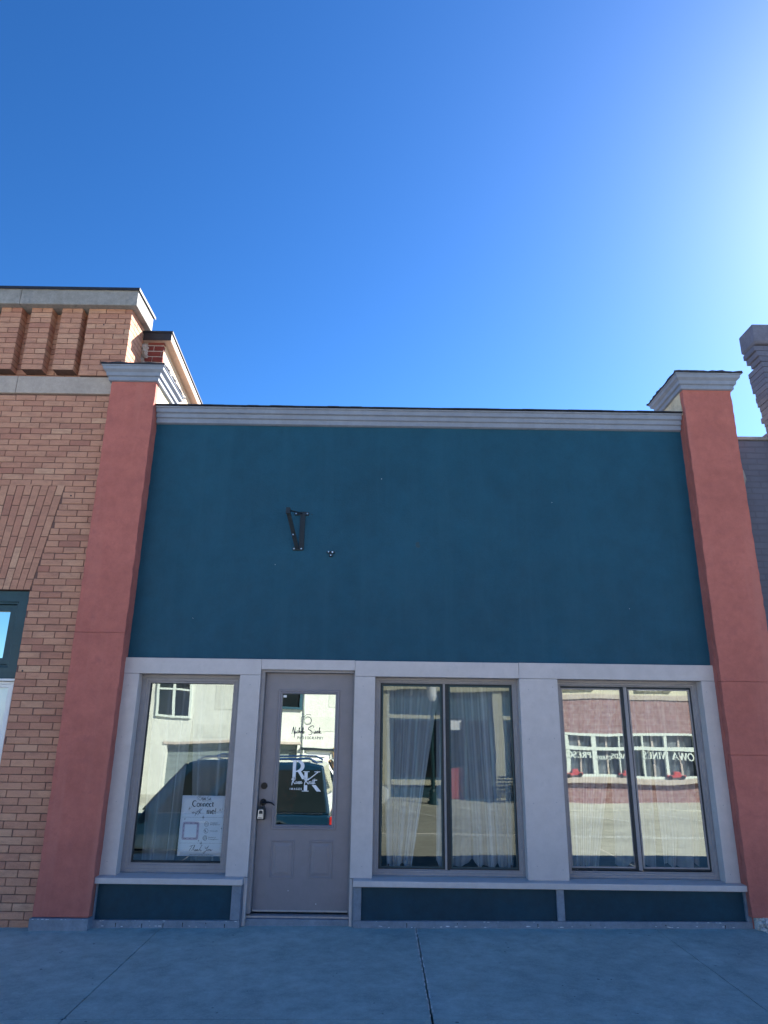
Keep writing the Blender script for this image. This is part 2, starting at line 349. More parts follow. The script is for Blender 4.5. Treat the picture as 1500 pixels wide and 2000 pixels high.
# ---- strokes for lettering: ribbons of given width lying in an XZ plane, facing -Y
def smooth(pts, n=6):
    if len(pts) < 3: return pts
    P = [pts[0]] + list(pts) + [pts[-1]]; out = []
    for i in range(1, len(P) - 2):
        p0, p1, p2, p3 = P[i - 1:i + 3]
        for k in range(n):
            t = k / n
            out.append(tuple(0.5 * (2 * p1[a] + (p2[a] - p0[a]) * t + (2 * p0[a] - 5 * p1[a] + 4 * p2[a] - p3[a]) * t * t + (-p0[a] + 3 * p1[a] - 3 * p2[a] + p3[a]) * t ** 3) for a in (0, 1)))
    out.append(tuple(pts[-1])); return out
class Ink:
    """Collects pen strokes in a local frame and lays them on a vertical plane y = const; sx = -1 writes towards -X (read from -Y looking +Y is +1)."""
    def __init__(s, ox, oz, y, scale, sx=1, slant=0.0): s.o = (ox, oz, y, scale, sx, slant); s.mb = MB(); s.k = 0
    def P(s, p):
        ox, oz, y, sc_, sx, sl = s.o
        return (ox + sx * sc_ * (p[0] + sl * p[1]), y - 0.00003 * (s.k % 12), oz + sc_ * p[1])
    def stroke(s, pts, wd, wd2=None, sm=False):
        if sm: pts = smooth(pts)
        n = len(pts); L_, R_ = [], []
        for i in range(n):
            a = pts[max(0, i - 1)]; b2 = pts[min(n - 1, i + 1)]
            dx, dz = b2[0] - a[0], b2[1] - a[1]; l = math.hypot(dx, dz) or 1
            w_ = wd if wd2 is None else wd + (wd2 - wd) * math.sin(math.pi * i / max(1, n - 1))
            nx, nz = -dz / l * w_ / 2, dx / l * w_ / 2
            L_.append(s.P((pts[i][0] + nx, pts[i][1] + nz))); R_.append(s.P((pts[i][0] - nx, pts[i][1] - nz)))
        s.k += 1
        s.mb.add(L_ + R_, [(i, i + 1, n + i + 1, n + i) for i in range(n - 1)])
    def poly(s, pts):
        s.k += 1
        s.mb.add([s.P(p) for p in pts], [tuple(range(len(pts)))])
    def build(s, name, mat, parent=None): return s.mb.build(name, mat, parent)
def arc(cx, cz, rx, rz, a0, a1, n=14):
    return [(cx + rx * math.cos(R(a0 + (a1 - a0) * i / n)), cz + rz * math.sin(R(a0 + (a1 - a0) * i / n))) for i in range(n + 1)]
T, H = 0.15, 0.055                               # thick and hair strokes of the serif capitals
def glyph(ch):
    S = lambda x, z, w_=0.2: ([(x - w_ / 2, z), (x + w_ / 2, z)], H)
    st = lambda x: ([(x, 0), (x, 1)], T)
    b, t = H / 2, 1 - H / 2
    G = {
     'A': ([([(0.05, 0), (0.38, 1)], H), ([(0.38, 1), (0.71, 0)], T), ([(0.17, 0.34), (0.6, 0.34)], H), S(0.06, b), S(0.70, b, 0.26)], 0.80),
     'C': ([(arc(0.42, 0.5, 0.36, 0.48, 45, 315), 'c'), ([(0.69, 0.68), (0.69, 0.95)], H)], 0.82),
     'D': ([st(0.14), (arc(0.14, 0.5, 0.52, 0.475, -90, 90), 'c'), S(0.12, b), S(0.12, t)], 0.80),
     'E': ([st(0.14), ([(0.05, b), (0.6, b)], H), ([(0.05, t), (0.58, t)], H), ([(0.14, 0.52), (0.46, 0.52)], H), ([(0.585, 0), (0.585, 0.24)], H), ([(0.56, 0.76), (0.56, 1)], H)], 0.70),
     'G': ([(arc(0.42, 0.5, 0.36, 0.48, 45, 315), 'c'), ([(0.70, 0.02), (0.70, 0.42)], T * 0.9), S(0.70, 0.42)], 0.86),
     'H': ([st(0.14), st(0.64), ([(0.14, 0.5), (0.64, 0.5)], H), S(0.14, b, .26), S(0.14, t, .26), S(0.64, b, .26), S(0.64, t, .26)], 0.82),
     'I': ([st(0.16), S(0.16, b, .28), S(0.16, t, .28)], 0.36),
     'K': ([st(0.14), ([(0.18, 0.42), (0.66, 1)], H), ([(0.30, 0.54), (0.70, 0)], T), S(0.14, b, .28), S(0.14, t, .28), S(0.66, t, .24), S(0.70, b, .26)], 0.84),
     'M': ([([(0.10, 0), (0.13, 1)], H), ([(0.13, 1), (0.47, 0)], T), ([(0.47, 0), (0.80, 1)], H), ([(0.80, 1), (0.84, 0)], T), S(0.10, b), S(0.84, b, .28)], 1.0),
     'N': ([([(0.12, 0), (0.12, 1)], H), ([(0.12, 1), (0.68, 0)], T), ([(0.68, 0), (0.68, 1)], H), S(0.12, b), S(0.68, t)], 0.84),
     'O': ([(arc(0.43, 0.5, 0.36, 0.48, 0, 360, 24), 'o')], 0.88),
     'P': ([st(0.14), (arc(0.14, 0.735, 0.42, 0.24, -90, 90), 'c'), S(0.14, b, .28), S(0.12, t)], 0.66),
     'R': ([st(0.14), (arc(0.14, 0.745, 0.42, 0.23, -90, 90), 'c'), ([(0.34, 0.50), (0.68, 0)], T), S(0.14, b, .28), S(0.12, t), S(0.69, b, .18)], 0.78),
     'S': ([([(0.54, 0.80), (0.42, 0.96), (0.22, 0.95), (0.11, 0.78), (0.2, 0.6), (0.42, 0.46), (0.53, 0.26), (0.42, 0.05), (0.22, 0.03), (0.09, 0.2)], 's')], 0.64),
     'T': ([st(0.36), ([(0.04, t), (0.68, t)], H), S(0.36, b, .28), ([(0.055, 0.78), (0.055, 1)], H), ([(0.665, 0.78), (0.665, 1)], H)], 0.74),
     'W': ([([(0.06, 1), (0.30, 0)], T), ([(0.30, 0), (0.52, 1)], H), ([(0.52, 1), (0.76, 0)], T), ([(0.76, 0), (0.98, 1)], H), S(0.06, t, .24), S(0.98, t)], 1.06),
     'Y': ([([(0.06, 1), (0.36, 0.45)], T), ([(0.36, 0.45), (0.66, 1)], H), ([(0.36, 0), (0.36, 0.47)], T), S(0.06, t), S(0.66, t), S(0.36, b, .28)], 0.74),
     ' ': ([], 0.45)}
    return G[ch]
def serif(ink, text, x, z, h, space=0.12, fat=1.0):
    for ch in text:
        strokes, adv = glyph(ch)
        for pts, w_ in strokes:
            q = [(x + p[0] * h, z + p[1] * h) for p in pts]
            if w_ == 'c': ink.stroke(q, H * h * fat, T * h * 1.1 * fat)
            elif w_ == 'o': ink.stroke(q, T * 0.75 * h * fat)
            elif w_ == 's': ink.stroke(q, H * h * fat, T * h * fat, sm=True)
            else: ink.stroke(q, w_ * h * fat)
        x += (adv + space) * h
    return x
def fontmesh(text, size, ox, oz, y, name, mat, parent, bold=0.0):
    cu = bpy.data.curves.new('lettering', 'FONT'); cu.body = text; cu.size = size; cu.offset = bold; cu.resolution_u = 2
    t = bpy.data.objects.new('lettering', cu); COL.objects.link(t)
    dg = bpy.context.evaluated_depsgraph_get(); dg.update()
    me = bpy.data.meshes.new_from_object(t.evaluated_get(dg)); bpy.data.objects.remove(t)
    mb = MB(); mb.add([(ox + v.co.x, y, oz + v.co.y) for v in me.vertices], [tuple(p.vertices) for p in me.polygons])
    return mb

# ================================================================== SETTING
def gz(x, y):                                     # sidewalk surface, slightly tilted
    return -0.014 + 0.0098 * x + 0.012 * min(0, y)
def sheet(pts_fn, xs, ys, zfun):
    mb = MB(); nx, ny = len(xs), len(ys)
    mb.add([(x, y, zfun(x, y)) for y in ys for x in xs], [(j * nx + i, j * nx + i + 1, (j + 1) * nx + i + 1, (j + 1) * nx + i) for j in range(ny - 1) for i in range(nx - 1)])
    return mb
g = MB(); g.add([(-900, -900, -2.4), (900, -900, -2.4), (900, 900, -2.4), (-900, 900, -2.4)], [(0, 1, 2, 3)])
tag(g.build('ground', 'earth'), kind='structure')
# sidewalk slabs with real joints
sw = MB()
XJ = [-40 + 2.13 * i for i in range(18)]
XJ = [-10.02, -7.89, -5.76, -3.63, -1.5, 0.632, 2.762, 4.775, 6.90, 9.03, 11.16, 13.3, 15.4, 17.5]
YJ = [0.14, -1.935, -3.62]
for i in range(len(XJ) - 1):
    for j in range(2):
        ga = 0.0075 if XJ[i] == 2.762 else 0.0035; gb = 0.0075 if XJ[i + 1] == 2.762 else 0.0035
        x0, x1 = XJ[i] + ga, XJ[i + 1] - gb
        y1, y0 = YJ[j] - (0.003 if j else 0), YJ[j + 1] + 0.003
        n = 26; ys = [y0 + (y1 - y0) * k / n for k in range(n + 1)]
        wob = lambda y, s_: (0.0012 if abs(s_ - 2.762) < 0.05 else 0.0010) * (math.sin(y * 17 + s_ * 3) + math.sin(y * 41 + s_) * 0.8 + math.sin(y * 93) * 0.6)
        top = [(x0 + wob(y, x0), y, gz(x0, y)) for y in ys] + [(x1 + wob(y, x1), y, gz(x1, y)) for y in ys]
        m_ = n + 1
        fs = [(k, m_ + k, m_ + k + 1, k + 1) for k in range(n)]
        bot = [(p[0], p[1], p[2] - 0.12) for p in top]
        fs += [(k, k + 1, 2 * m_ + k + 1, 2 * m_ + k) for k in range(n)] + [(m_ + k + 1, m_ + k, 3 * m_ + k, 3 * m_ + k + 1) for k in range(n)]
        fs += [(0, 2 * m_, 3 * m_, m_), (n, m_ + n, 3 * m_ + n, 2 * m_ + n)]
        sw.add(top + bot, fs)
tag(sw.build('sidewalk', 'sidewalk_concrete'), kind='structure')
fl = MB(); fl.box(-10, 17.4, -3.6, 0.1, -0.5, -0.16); tag(fl.build('sidewalk_bed', 'mortar'), kind='structure')
jf = MB()                                          # old filler left in the wide joint
for k in range(80):
    y = -1.9 + 1.9 * (k + random.random() * 0.7) / 80; l = random.uniform(0.02, 0.07); x = 2.762 + random.choice((-0.008, -0.008, -0.0095, 0.008, 0.0095)) + random.uniform(-0.002, 0.002)
    wd = random.uniform(0.003, 0.0075); z = gz(x, y) + 0.0025
    jf.add([(x - wd, y, z), (x + wd * 0.8, y - 0.2 * l, z + 0.002), (x + wd, y + l, z + 0.001), (x - wd * 0.5, y + l * 1.1, z + 0.002), (x, y + l * 0.5, z + 0.005)], [(0, 1, 4), (1, 2, 4), (2, 3, 4), (3, 0, 4)])
tag(jf.build('joint_filler', 'rubble'), kind='structure')
kb = MB(); kb.box(-60, 60, -3.80, -3.63, -0.7, -0.075); tag(kb.build('curb', 'road_concrete', bevel=0.02), kind='structure')
def rz(x, y): return -0.42 - 0.090 * min(4.2, -3.8 - y) - 0.022 * max(0, -8.0 - y)
XS = [-60 + 3 * i for i in range(41)]
tag(sheet(None, XS, [-21.8, -19, -16, -13, -10, -8, -6, -3.8], rz).build('road', 'road_concrete'), kind='structure')
ln = MB()
for y, x0, x1 in ((-12.6, -60, 60), (-12.85, -60, 60)): ln.add([(x0, y, rz(0, y) + .004), (x1, y, rz(0, y) + .004), (x1, y + 0.1, rz(0, y + .1) + .004), (x0, y + 0.1, rz(0, y + .1) + .004)], [(0, 1, 2, 3)])
for i in range(-6, 9):
    x = i * 2.9; ln.add([(x, -21, rz(0, -21) + .004), (x + .1, -21, rz(0, -21) + .004), (x + 1.9, -16.4, rz(0, -16.4) + .004), (x + 1.8, -16.4, rz(0, -16.4) + .004)], [(0, 1, 2, 3)])
tag(ln.build('road_markings', 'lane_white'), kind='structure')
fs_ = MB(); fs_.box(-60, 60, -25.4, -21.8, -1.6, -1.06); tag(fs_.build('far_sidewalk', 'road_concrete', bevel=0.02), kind='structure')

# ================================================================== THE SHOP
shop = thing('shop_building', 'single storey shop with blank dark blue wall between two red pilasters', 'building', (2.8, 0, 0))
X0, X1, ZB, ZS, ZO, ZH, ZC = 0.0, 5.59, 0.0, 0.372, 2.071, 2.215, 4.635
# blue wall panel (fine relief) and the wall behind the storefront
n = 60; xs = [0.03 + (5.60 - 0.03) * i / n for i in range(n + 1)]; zs = [2.10 + (4.70 - 2.10) * i / 26 for i in range(27)]
wp = MB()
wp.add([(x, 0.04 + 0.0025 * math.sin(x * 2.1 + z) * math.sin(z * 2.7 + x), z) for z in zs for x in xs],
       [(j * (n + 1) + i, j * (n + 1) + i + 1, (j + 1) * (n + 1) + i + 1, (j + 1) * (n + 1) + i) for j in range(26) for i in range(n)])
wp.box(0.03, 5.60, 0.05, 0.30, 2.12, 4.78)
wp.build('front_wall', 'navy_stucco', shop, smooth=False)
# cornice: stepped moulding
cp = MB(); cp.prism_yz([(0.30, 4.637), (0.03, 4.637), (0.004, 4.645), (0.004, 4.690), (-0.018, 4.697), (-0.018, 4.738), (-0.044, 4.746), (-0.044, 4.786), (-0.062, 4.794), (-0.062, 4.806), (0.30, 4.806)], 0.043, 5.565)
cor = cp.build('cornice', 'cornice_grey', shop, bevel=0.003)
fl = MB()
for i in range(46):                                # metal edge strip with small ripples
    a, b2 = 0.043 + 5.522 * i / 46, 0.043 + 5.522 * (i + 1) / 46
    z = 4.808 + random.uniform(0, 0.004); fl.box(a, b2 + 0.0, -0.078 - random.uniform(0, 0.004), 0.32, z, z + 0.011)
fl.build('flashing', 'dark_flashing', cor)
fl = MB(); fl.box(0.05, 5.56, 0.045, 0.058, 4.628, 4.637)
# pilasters
def pilaster(xa, xb, xin0, xin1, plinth):
    lifts = [0.075, 2.43, 5.052] if plinth else [0.135, 1.42, 2.06, 5.052]
    pm = MB()
    for i in range(len(lifts) - 1):
        r_ = rough_box(xa, xb, -0.12, -0.052, lifts[i] + (.0005 if i else 0), lifts[i + 1] - .0005, jit=0.004, step=.06); pm.add(r_.v, r_.f)
    p = pm.build('pilaster', 'red_stucco', shop, bevel=0.005)
    q = rough_box(xin0, xin1, -0.05, 0.10, 0.0, 4.79, jit=0.003).build('return', 'red_stucco', p)
    k = rough_box(xin0, xin1, -0.048, 0.47, 4.793, 5.05, jit=0.003).build('party_wall', 'cream_stucco', p)
    c = MB(); c.stack(xa, xb, -0.12, 0.47, [(0.012, 5.046), (0.026, 5.052), (0.026, 5.092), (0.046, 5.100), (0.050, 5.136), (0.078, 5.160), (0.082, 5.190), (0.092, 5.194), (0.092, 5.206)])
    cc = c.build('cap', 'cornice_grey', p, bevel=0.002)
    t = MB(); nseg = 16
    rim = []
    w_ = xb - xa + 0.2; dp = 0.59 + 0.2
    for i in range(nseg): rim.append((xa - 0.1 + w_ * i / nseg, -0.22))
    for i in range(nseg): rim.append((xb + 0.1, -0.22 + dp * i / nseg))
    for i in range(nseg): rim.append((xb + 0.1 - w_ * i / nseg, -0.22 + dp))
    for i in range(nseg): rim.append((xa - 0.1, -0.22 + dp - dp * i / nseg))
    lo = [(x + random.uniform(-.006, .006), y + random.uniform(-.006, .006), 5.2065) for x, y in rim]
    hi = [(x + random.uniform(-.012, .012), y + random.uniform(-.01, .01), 5.222 + random.uniform(-.004, .010)) for x, y in rim]
    t.loft([lo, hi]); t.build('cap_flashing', 'dark_flashing', cc)
    if plinth:
        b2 = MB(); b2.box(xa - 0.008, xb + 0.008, -0.150, -0.02, -0.08, 0.072); globals().__setitem__('PLINTH', b2.build('plinth', 'trim_low', p, bevel=0.006))
    return p
tag(pilaster(-0.43, 0.042, -0.30, 0.040, True))
pilaster(5.572, 6.08, 5.570, 6.05, False)
# header boards and posts of the storefront
def board(name, x0, x1, z0, z1, y0=0.0, y1=0.15, mat='trim_grey', bv=0.003): return MB().box(x0, x1, y0, y1, z0, z1).build(name, mat, shop, bevel=bv)
for a, b2, z0 in ((X0 + 0.028, 1.316, ZO), (1.318, 2.196, 2.122), (2.198, 3.735, ZO), (3.737, X1 - 0.02, ZO)):
    board('header_board', a, b2, z0 + 0.001, ZH + random.uniform(-.002, .002))
for a, b2 in ((X0 + 0.028, 0.182), (1.124, 1.3165), (2.1965, 2.389), (3.736, 4.093), (5.442, X1 - 0.02)):
    lo = -0.0 if False else ZS + 0.001
    o = board('post', a, b2, lo, ZO - 0.001)
for a, b2 in ((1.3165, 1.3185), (2.1955, 2.1975)): pass
board('door_jamb', 1.290, 1.3165, 0.0, ZS - 0.004, 0.0, 0.15); board('door_jamb', 2.1965, 2.222, 0.0, ZS - 0.004, 0.0, 0.15)
for (x, z) in [(xx, zz) for xx in (0.10, 1.22, 2.29, 3.80, 4.03, 5.50) for zz in (0.47, 0.98, 1.52, 1.99)]:
    MB().disc((x + random.uniform(-.02, .02), z + random.uniform(-.03, .03)), 0.0035, -0.0012, 0.001, 8).build('nail_head', 'trim_low', shop)
for x0, x1 in ((0.184, 1.122), (2.391, 3.734), (4.095, 5.440)):
    cb_ = MB(); nseg = 24
    for i in range(nseg):
        a, b2 = x0 + (x1 - x0) * i / nseg, x0 + (x1 - x0) * (i + 1) / nseg; cb_.box(a, b2, 0.098, 0.1045, ZS + .0065, ZS + random.uniform(.010, .016))
    cb_.build('caulk', 'trim_low', shop)
# window sills
for a, b2 in ((0.004, 1.292), (2.228, 5.622)):
    MB().prism_yz([(0.165, 0.330), (-0.088, 0.322), (-0.092, 0.326), (-0.092, 0.366), (-0.088, 0.370), (0.165, 0.378)], a, b2).build('sill', 'trim_grey', shop, bevel=0.002)
# knee wall: blue panels in a low frame
def chip(x, z, y, s_, par):
    chips = MB()
    k = random.randint(5, 7); pts = []
    for i in range(k):
        a = 2 * math.pi * i / k; r_ = s_ * random.uniform(0.5, 1.1)
        pts.append((x + 2.1 * r_ * math.cos(a), z + 0.42 * r_ * math.sin(a)))
    chips.prism_xz(pts, y - 0.0012, y + 0.0005); chips.build('paint_chip', 'chip_white', par)
def knee(xa, xb, panels):
    for k, (a, b2) in enumerate(panels):
        MB().box(a - 0.02, b2 + 0.02, -0.026, 0.1, 0.02, 0.3245).build('knee_panel', 'navy_panel', shop)
    fr = MB(); zt = lambda x: 0.052 + 0.0085 * (x - 1.2)
    fr.prism_xz([(xa, -0.08), (xb, -0.08), (xb, zt(xb)), (xa, zt(xa))], -0.055, -0.02)
    edges = [xa] + [v for p in panels for v in p] + [xb]
    for i in range(0, len(edges), 2):
        x0, x1 = edges[i], edges[i + 1]
        fr.prism_xz([(x0, zt(x0) + 0.0015), (x1, zt(x1) + 0.0015), (x1, 0.3235), (x0, 0.3235)], -0.054, -0.02)
    o = fr.build('knee_frame', 'trim_low', shop, bevel=0.003)
    for x in [xa + 0.15 + (xb - xa - 0.2) * (i + random.uniform(.2, .7)) / 6 for i in range(6)]:
        z = zt(x) - random.uniform(0.018, 0.03); nl = MB(); nl.disc((x, z), 0.0045, -0.0562, -0.053, 8)
        if random.random() < 0.6: nl.prism_xz([(x - .0022, z - .03), (x + .0022, z - .03), (x + .0035, z), (x - .0035, z)], -0.0560, -0.053)
        nl.build('nail', 'black_iron', o)
    for i in range(int((xb - xa) * 13)):
        x = random.uniform(xa + .02, xb - .02)
        if math.sin(x * 5.1 + 1) + math.sin(x * 2.3) < -0.2 and random.random() < 0.6: continue
        if random.random() < 0.62: chip(x, gz(x, 0) + random.uniform(0.006, 0.016), -0.0555, random.uniform(0.003, 0.010), o)
        else: chip(x, zt(x) - random.uniform(0.0, 0.006), -0.0555, random.uniform(0.003, 0.008), o)
knee(0.045, 1.280, [(0.058, 1.200)])
knee(2.236, 5.600, [(2.300, 3.960), (4.023, 5.558)])
for x in [random.uniform(-0.42, 0.03) for _ in range(9)]: chip(x, 0.068 - random.uniform(0, .004), -0.1505, random.uniform(.003, .007), PLINTH)

for a, b2 in ((1.2005, 1.2895), (2.2225, 2.2995)): MB().box(a, b2, -0.0185, 0.14, -0.1, 0.3295).build('knee_leak_filler', 'trim_low', shop)  # added filler, blocks light leaking through the gap beside the door

# windows
def grid_pane(x0, x1, z0, z1, y, name, mat, parent):
    mb = MB(); mb.add([(x0, y, z0), (x1, y, z0), (x1, y, z1), (x0, y, z1)], [(0, 1, 2, 3)])      # one optical surface
    me = mb.build(name, mat, parent)
    return me
def window(xa, xb, za, zb, prof_w, panes, mat, bars):
    f = MB(); w1, w2, w3 = prof_w
    f.ring(xa + .001, xb - .001, za + .001, zb - .001, [(0, 0.105), (w1, 0.105), (w1 + .004, 0.112), (w2, 0.112), (w2 + .003, 0.122), (w3, 0.122), (w3, 0.150), (0, 0.150)])
    fo = f.build('window', 'frame_taupe', shop, bevel=0.0015)
    for x0, x1, z0, z1 in panes:
        s_ = MB(); s_.ring(x0, x1, z0, z1, [(0, 0.126), (0.012, 0.126), (0.016, 0.132), (0.016, 0.148), (0, 0.148)])
        s_.build('gasket', 'black_iron' , fo)
        grid_pane(x0 + 0.014, x1 - 0.014, z0 + 0.014, z1 - 0.014, 0.137, 'glass', mat, fo)
    for x0, x1, z0, z1, y, mt in bars:
        MB().box(x0, x1, y, 0.148, z0, z1).build('sash_bar', mt, fo, bevel=0.003)
    return fo
w1 = window(0.182, 1.124, ZS + .006, ZO, (0.030, 0.058, 0.076), [(0.256, 1.078, 0.456, 2.004)], 'pane_left', [])
w2 = window(2.389, 3.736, ZS + .006, ZO, (0.022, 0.040, 0.050), [(2.440, 3.030, 0.424, 2.020), (3.072, 3.690, 0.424, 2.020)], 'pane_dark',
            [(3.030, 3.050, 0.424, 2.020, 0.114, 'frame_taupe'), (3.051, 3.074, 0.424, 2.020, 0.120, 'black_iron')])
w3 = window(4.093, 5.442, ZS + .006, ZO, (0.022, 0.042, 0.054), [(4.136, 4.738, 0.442, 2.012), (4.772, 5.388, 0.442, 2.012)], 'pane_clear',
            [(4.716, 4.740, 0.442, 2.012, 0.119, 'black_iron'), (4.741, 4.774, 0.442, 2.012, 0.112, 'frame_taupe')])
# slim inner sash rails of the sliding windows
for wo, rails in ((w2, [(2.440, 3.030), (3.072, 3.690)]), (w3, [(4.136, 4.738), (4.772, 5.388)])):
    for x0, x1 in rails:
        z0, z1 = (0.424, 2.020) if wo is w2 else (0.442, 2.012)
        MB().ring(x0 + .013, x1 - .013, z0 + .013, z1 - .013, [(0, 0.130), (0.014, 0.130), (0.014, 0.1365), (0, 0.1365)]).build('sash', 'teal_frame' if wo is w2 else 'frame_taupe', wo)
# corner latches at the foot of the middle window
for x in (2.53, 3.62): MB().box(x - .008, x + .008, 0.124, 0.1285, 0.448, 0.470).build('latch', 'black_iron', w2)

# door
DL, DR, DY = 1.3165, 2.1965, 0.10
MB().box(DL + .001, 1.352, 0.035, 0.148, 0.085, 2.1205).build('door_frame', 'frame_taupe', shop, bevel=0.002)
MB().box(2.186, DR - .001, 0.035, 0.148, 0.085, 2.1205).build('door_frame', 'frame_taupe', shop, bevel=0.002)
MB().box(1.353, 2.185, 0.035, 0.148, 2.100, 2.1205).build('door_frame', 'frame_taupe', shop, bevel=0.002)
MB().box(DL + .002, DR - .002, 0.012, 0.20, -0.05, 0.052).build('doorstep', 'trim_low', shop, bevel=0.004)
MB().prism_yz([(0.20, 0.053), (0.05, 0.053), (0.05, 0.066), (0.07, 0.078), (0.20, 0.078)], DL + .002, DR - .002).build('threshold', 'alu', shop, bevel=0.001)
GX0, GX1, GZ0, GZ1 = 1.508, 2.028, 0.776, 1.912
sl = MB(); sx0, sx1, sz0, sz1 = 1.3555, 2.1825, 0.088, 2.0975
for x0, x1, z0, z1 in ((sx0, GX0, sz0, sz1), (GX1, sx1, sz0, sz1), (GX0, GX1, sz0, GZ0), (GX0, GX1, GZ1, sz1)): sl.box(x0, x1, DY, DY + .045, z0, z1)
bm = bmesh.new()
door = sl.build('door', 'door_taupe', shop)
def molding(x0, x1, z0, z1, prof, name, mat='door_taupe'): return MB().ring(x0, x1, z0, z1, prof).build(name, mat, door, bevel=0.001)
molding(1.480, 2.057, 0.738, 1.947, [(0, DY + .001), (0, DY - .008), (.006, DY - .012), (.016, DY - .012), (.021, DY - .005), (.030, DY - .009), (.036, DY - .006), (.040, DY + .012), (.040, DY + .03)], 'lite_frame')
for x0, x1 in ((1.489, 1.699), (1.825, 2.037)):
    pn = MB(); z0, z1 = 0.347, 0.654
    pn.ring(x0, x1, z0, z1, [(0, DY + .001), (.004, DY - .006), (.012, DY - .006), (.018, DY - .001), (.018, DY + .001)])
    pn.loft([[(x0 + i, y, z0 + i), (x1 - i, y, z0 + i), (x1 - i, y, z1 - i), (x0 + i, y, z1 - i)] for i, y in ((.026, DY + .002), (.027, DY - .0015), (.050, DY - .0075), (.052, DY - .0075))])
    pn.build('raised_panel', 'door_taupe', door)
MB().box(sx0 + .002, sx1 - .002, DY - .008, DY, 0.090, 0.104).build('door_sweep', 'alu', door, bevel=0.002)
grid_pane(1.512, 2.024, GZ0 + .003, GZ1 - .003, DY + 0.016, 'door_glass', 'pane_door', door)
MB().box(1.525, 1.555, DY + .0135, DY + .0155, 1.876, 1.898).build('sticker', 'vinyl_white', door)
for x, z in ((1.66, 0.252), (1.905, 0.152)): MB().disc((x, z), 0.004, DY - .001, DY, 8).build('paint_nick', 'chip_white', door)
db = MB(); db.disc((1.397, 1.098), 0.029, DY - .012, DY, 28, 0.027); db.disc((1.397, 1.098), 0.017, DY - .018, DY - .0121, 24); db.box(1.3955, 1.3985, DY - .0185, DY - .0181, 1.088, 1.108)
db.build('deadbolt', 'bronze_dark', door, bevel=0.002)
lv = MB(); lv.disc((1.397, 0.962), 0.0295, DY - .012, DY, 28, 0.027); lv.disc((1.397, 0.962), 0.012, DY - .05, DY - .0121, 18)
lv.tube([(1.390, DY - .052, 0.962), (1.42, DY - .054, 0.963), (1.455, DY - .055, 0.966), (1.48, DY - .054, 0.960), (1.498, DY - .050, 0.948), (1.506, DY - .047, 0.938)], [.009, .0085, .007, .0065, .0055, .004], 10)
lv.build('lever_handle', 'bronze_dark', door, smooth=False)
# vinyl lettering on the door glass (outside face of the pane)
LY = DY + 0.0148
def script(ink, strokes, wd):
    for s_ in strokes: ink.stroke(s_, wd * 0.75, wd * 1.25, sm=True)
cl = Ink(1.62, 1.555, LY, 1.0)
# camera outline: body corner, hump, lens ring
cl.stroke([(0.082, 0.100), (0.082, 0.140), (0.088, 0.148), (0.098, 0.149)], 0.0042)
cl.stroke([(0.096, 0.149), (0.108, 0.150), (0.112, 0.146), (0.118, 0.150), (0.124, 0.166), (0.128, 0.169), (0.166, 0.170), (0.171, 0.160)], 0.0042)
cl.stroke(arc(0.143, 0.113, 0.034, 0.036, -160, 165, 30), 0.0042, 0.0062); cl.stroke(arc(0.143, 0.113, 0.026, 0.028, 60, 330, 24), 0.0028)
k = 0.0235
NS = [[(0.0, -0.3), (0.15, 0.6), (0.55, 2.3), (0.62, 2.2), (0.85, 0.2), (0.95, -0.1), (1.1, 0.8), (1.35, 2.5)],
      [(1.35, 0.9), (1.38, 0.2), (1.55, 0.05), (1.75, 0.5)], [(2.35, 0.8), (2.1, 0.95), (1.9, 0.5), (2.05, 0.08), (2.4, 0.35)],
      [(2.4, 0.2), (2.75, 1.5), (2.8, 2.1), (2.65, 1.8), (2.6, 0.1), (2.75, 0.7), (3.0, 0.85), (3.05, 0.15), (3.3, 0.3)],
      [(3.55, 0.8), (3.3, 0.6), (3.4, 0.1), (3.65, 0.2), (3.62, 0.75), (3.8, 0.5), (4.0, 1.2), (4.15, 2.1), (4.0, 1.9), (4.0, 0.2), (4.2, 0.15), (4.5, 0.6), (4.45, 0.9), (4.3, 0.5), (4.5, 0.05), (4.85, 0.4)],
      [(4.4, 1.5), (4.75, 1.7)], [(1.45, 1.4), (1.55, 1.5)],
      [(7.9, 2.2), (7.95, 2.7), (7.5, 2.95), (6.4, 2.4), (6.0, 1.7), (6.6, 1.25), (7.4, 0.7), (7.3, -0.1), (6.6, -0.5), (6.2, -0.2)],
      [(8.1, 0.9), (8.1, 0.2), (8.3, 0.05), (8.5, 0.5)], [(8.3, 1.4), (8.4, 1.5)],
      [(8.5, 0.4), (8.85, 0.75), (8.75, 0.95), (8.6, 0.5), (8.8, 0.08), (9.15, 0.4), (9.55, 0.8), (9.35, 0.95), (9.15, 0.5), (9.3, 0.08), (9.7, 0.35)],
      [(9.7, 0.2), (10.1, 1.6), (10.2, 2.2), (10.05, 2.0), (10.0, 0.05), (10.1, 0.55), (10.5, 0.95), (10.2, 0.55), (10.6, 0.1), (10.9, 0.3)],
      [(1.1, 0.3), (1.0, -0.8), (0.95, -1.6)]]
script(cl, [[(p[0] * k * 1.08, p[1] * k) for p in s_] for s_ in NS], 0.0062)
serif(cl, 'PHOTOGRAPHY', 0.055, -0.050, 0.0225, 0.20, 1.5)
cl.build('photography_lettering', 'vinyl_grey', door)
rk = Ink(0, 0, LY, 1.0)
# R
rk.stroke([(1.661, 1.152), (1.661, 1.312)], 0.030); rk.stroke([(1.632, 1.3165), (1.70, 1.3165)], 0.007)
rk.stroke(arc(1.676, 1.270, 0.060, 0.0455, -90, 90, 18), 0.008, 0.034)
rk.poly([(1.690, 1.226), (1.722, 1.226), (1.770, 1.158), (1.736, 1.158)])
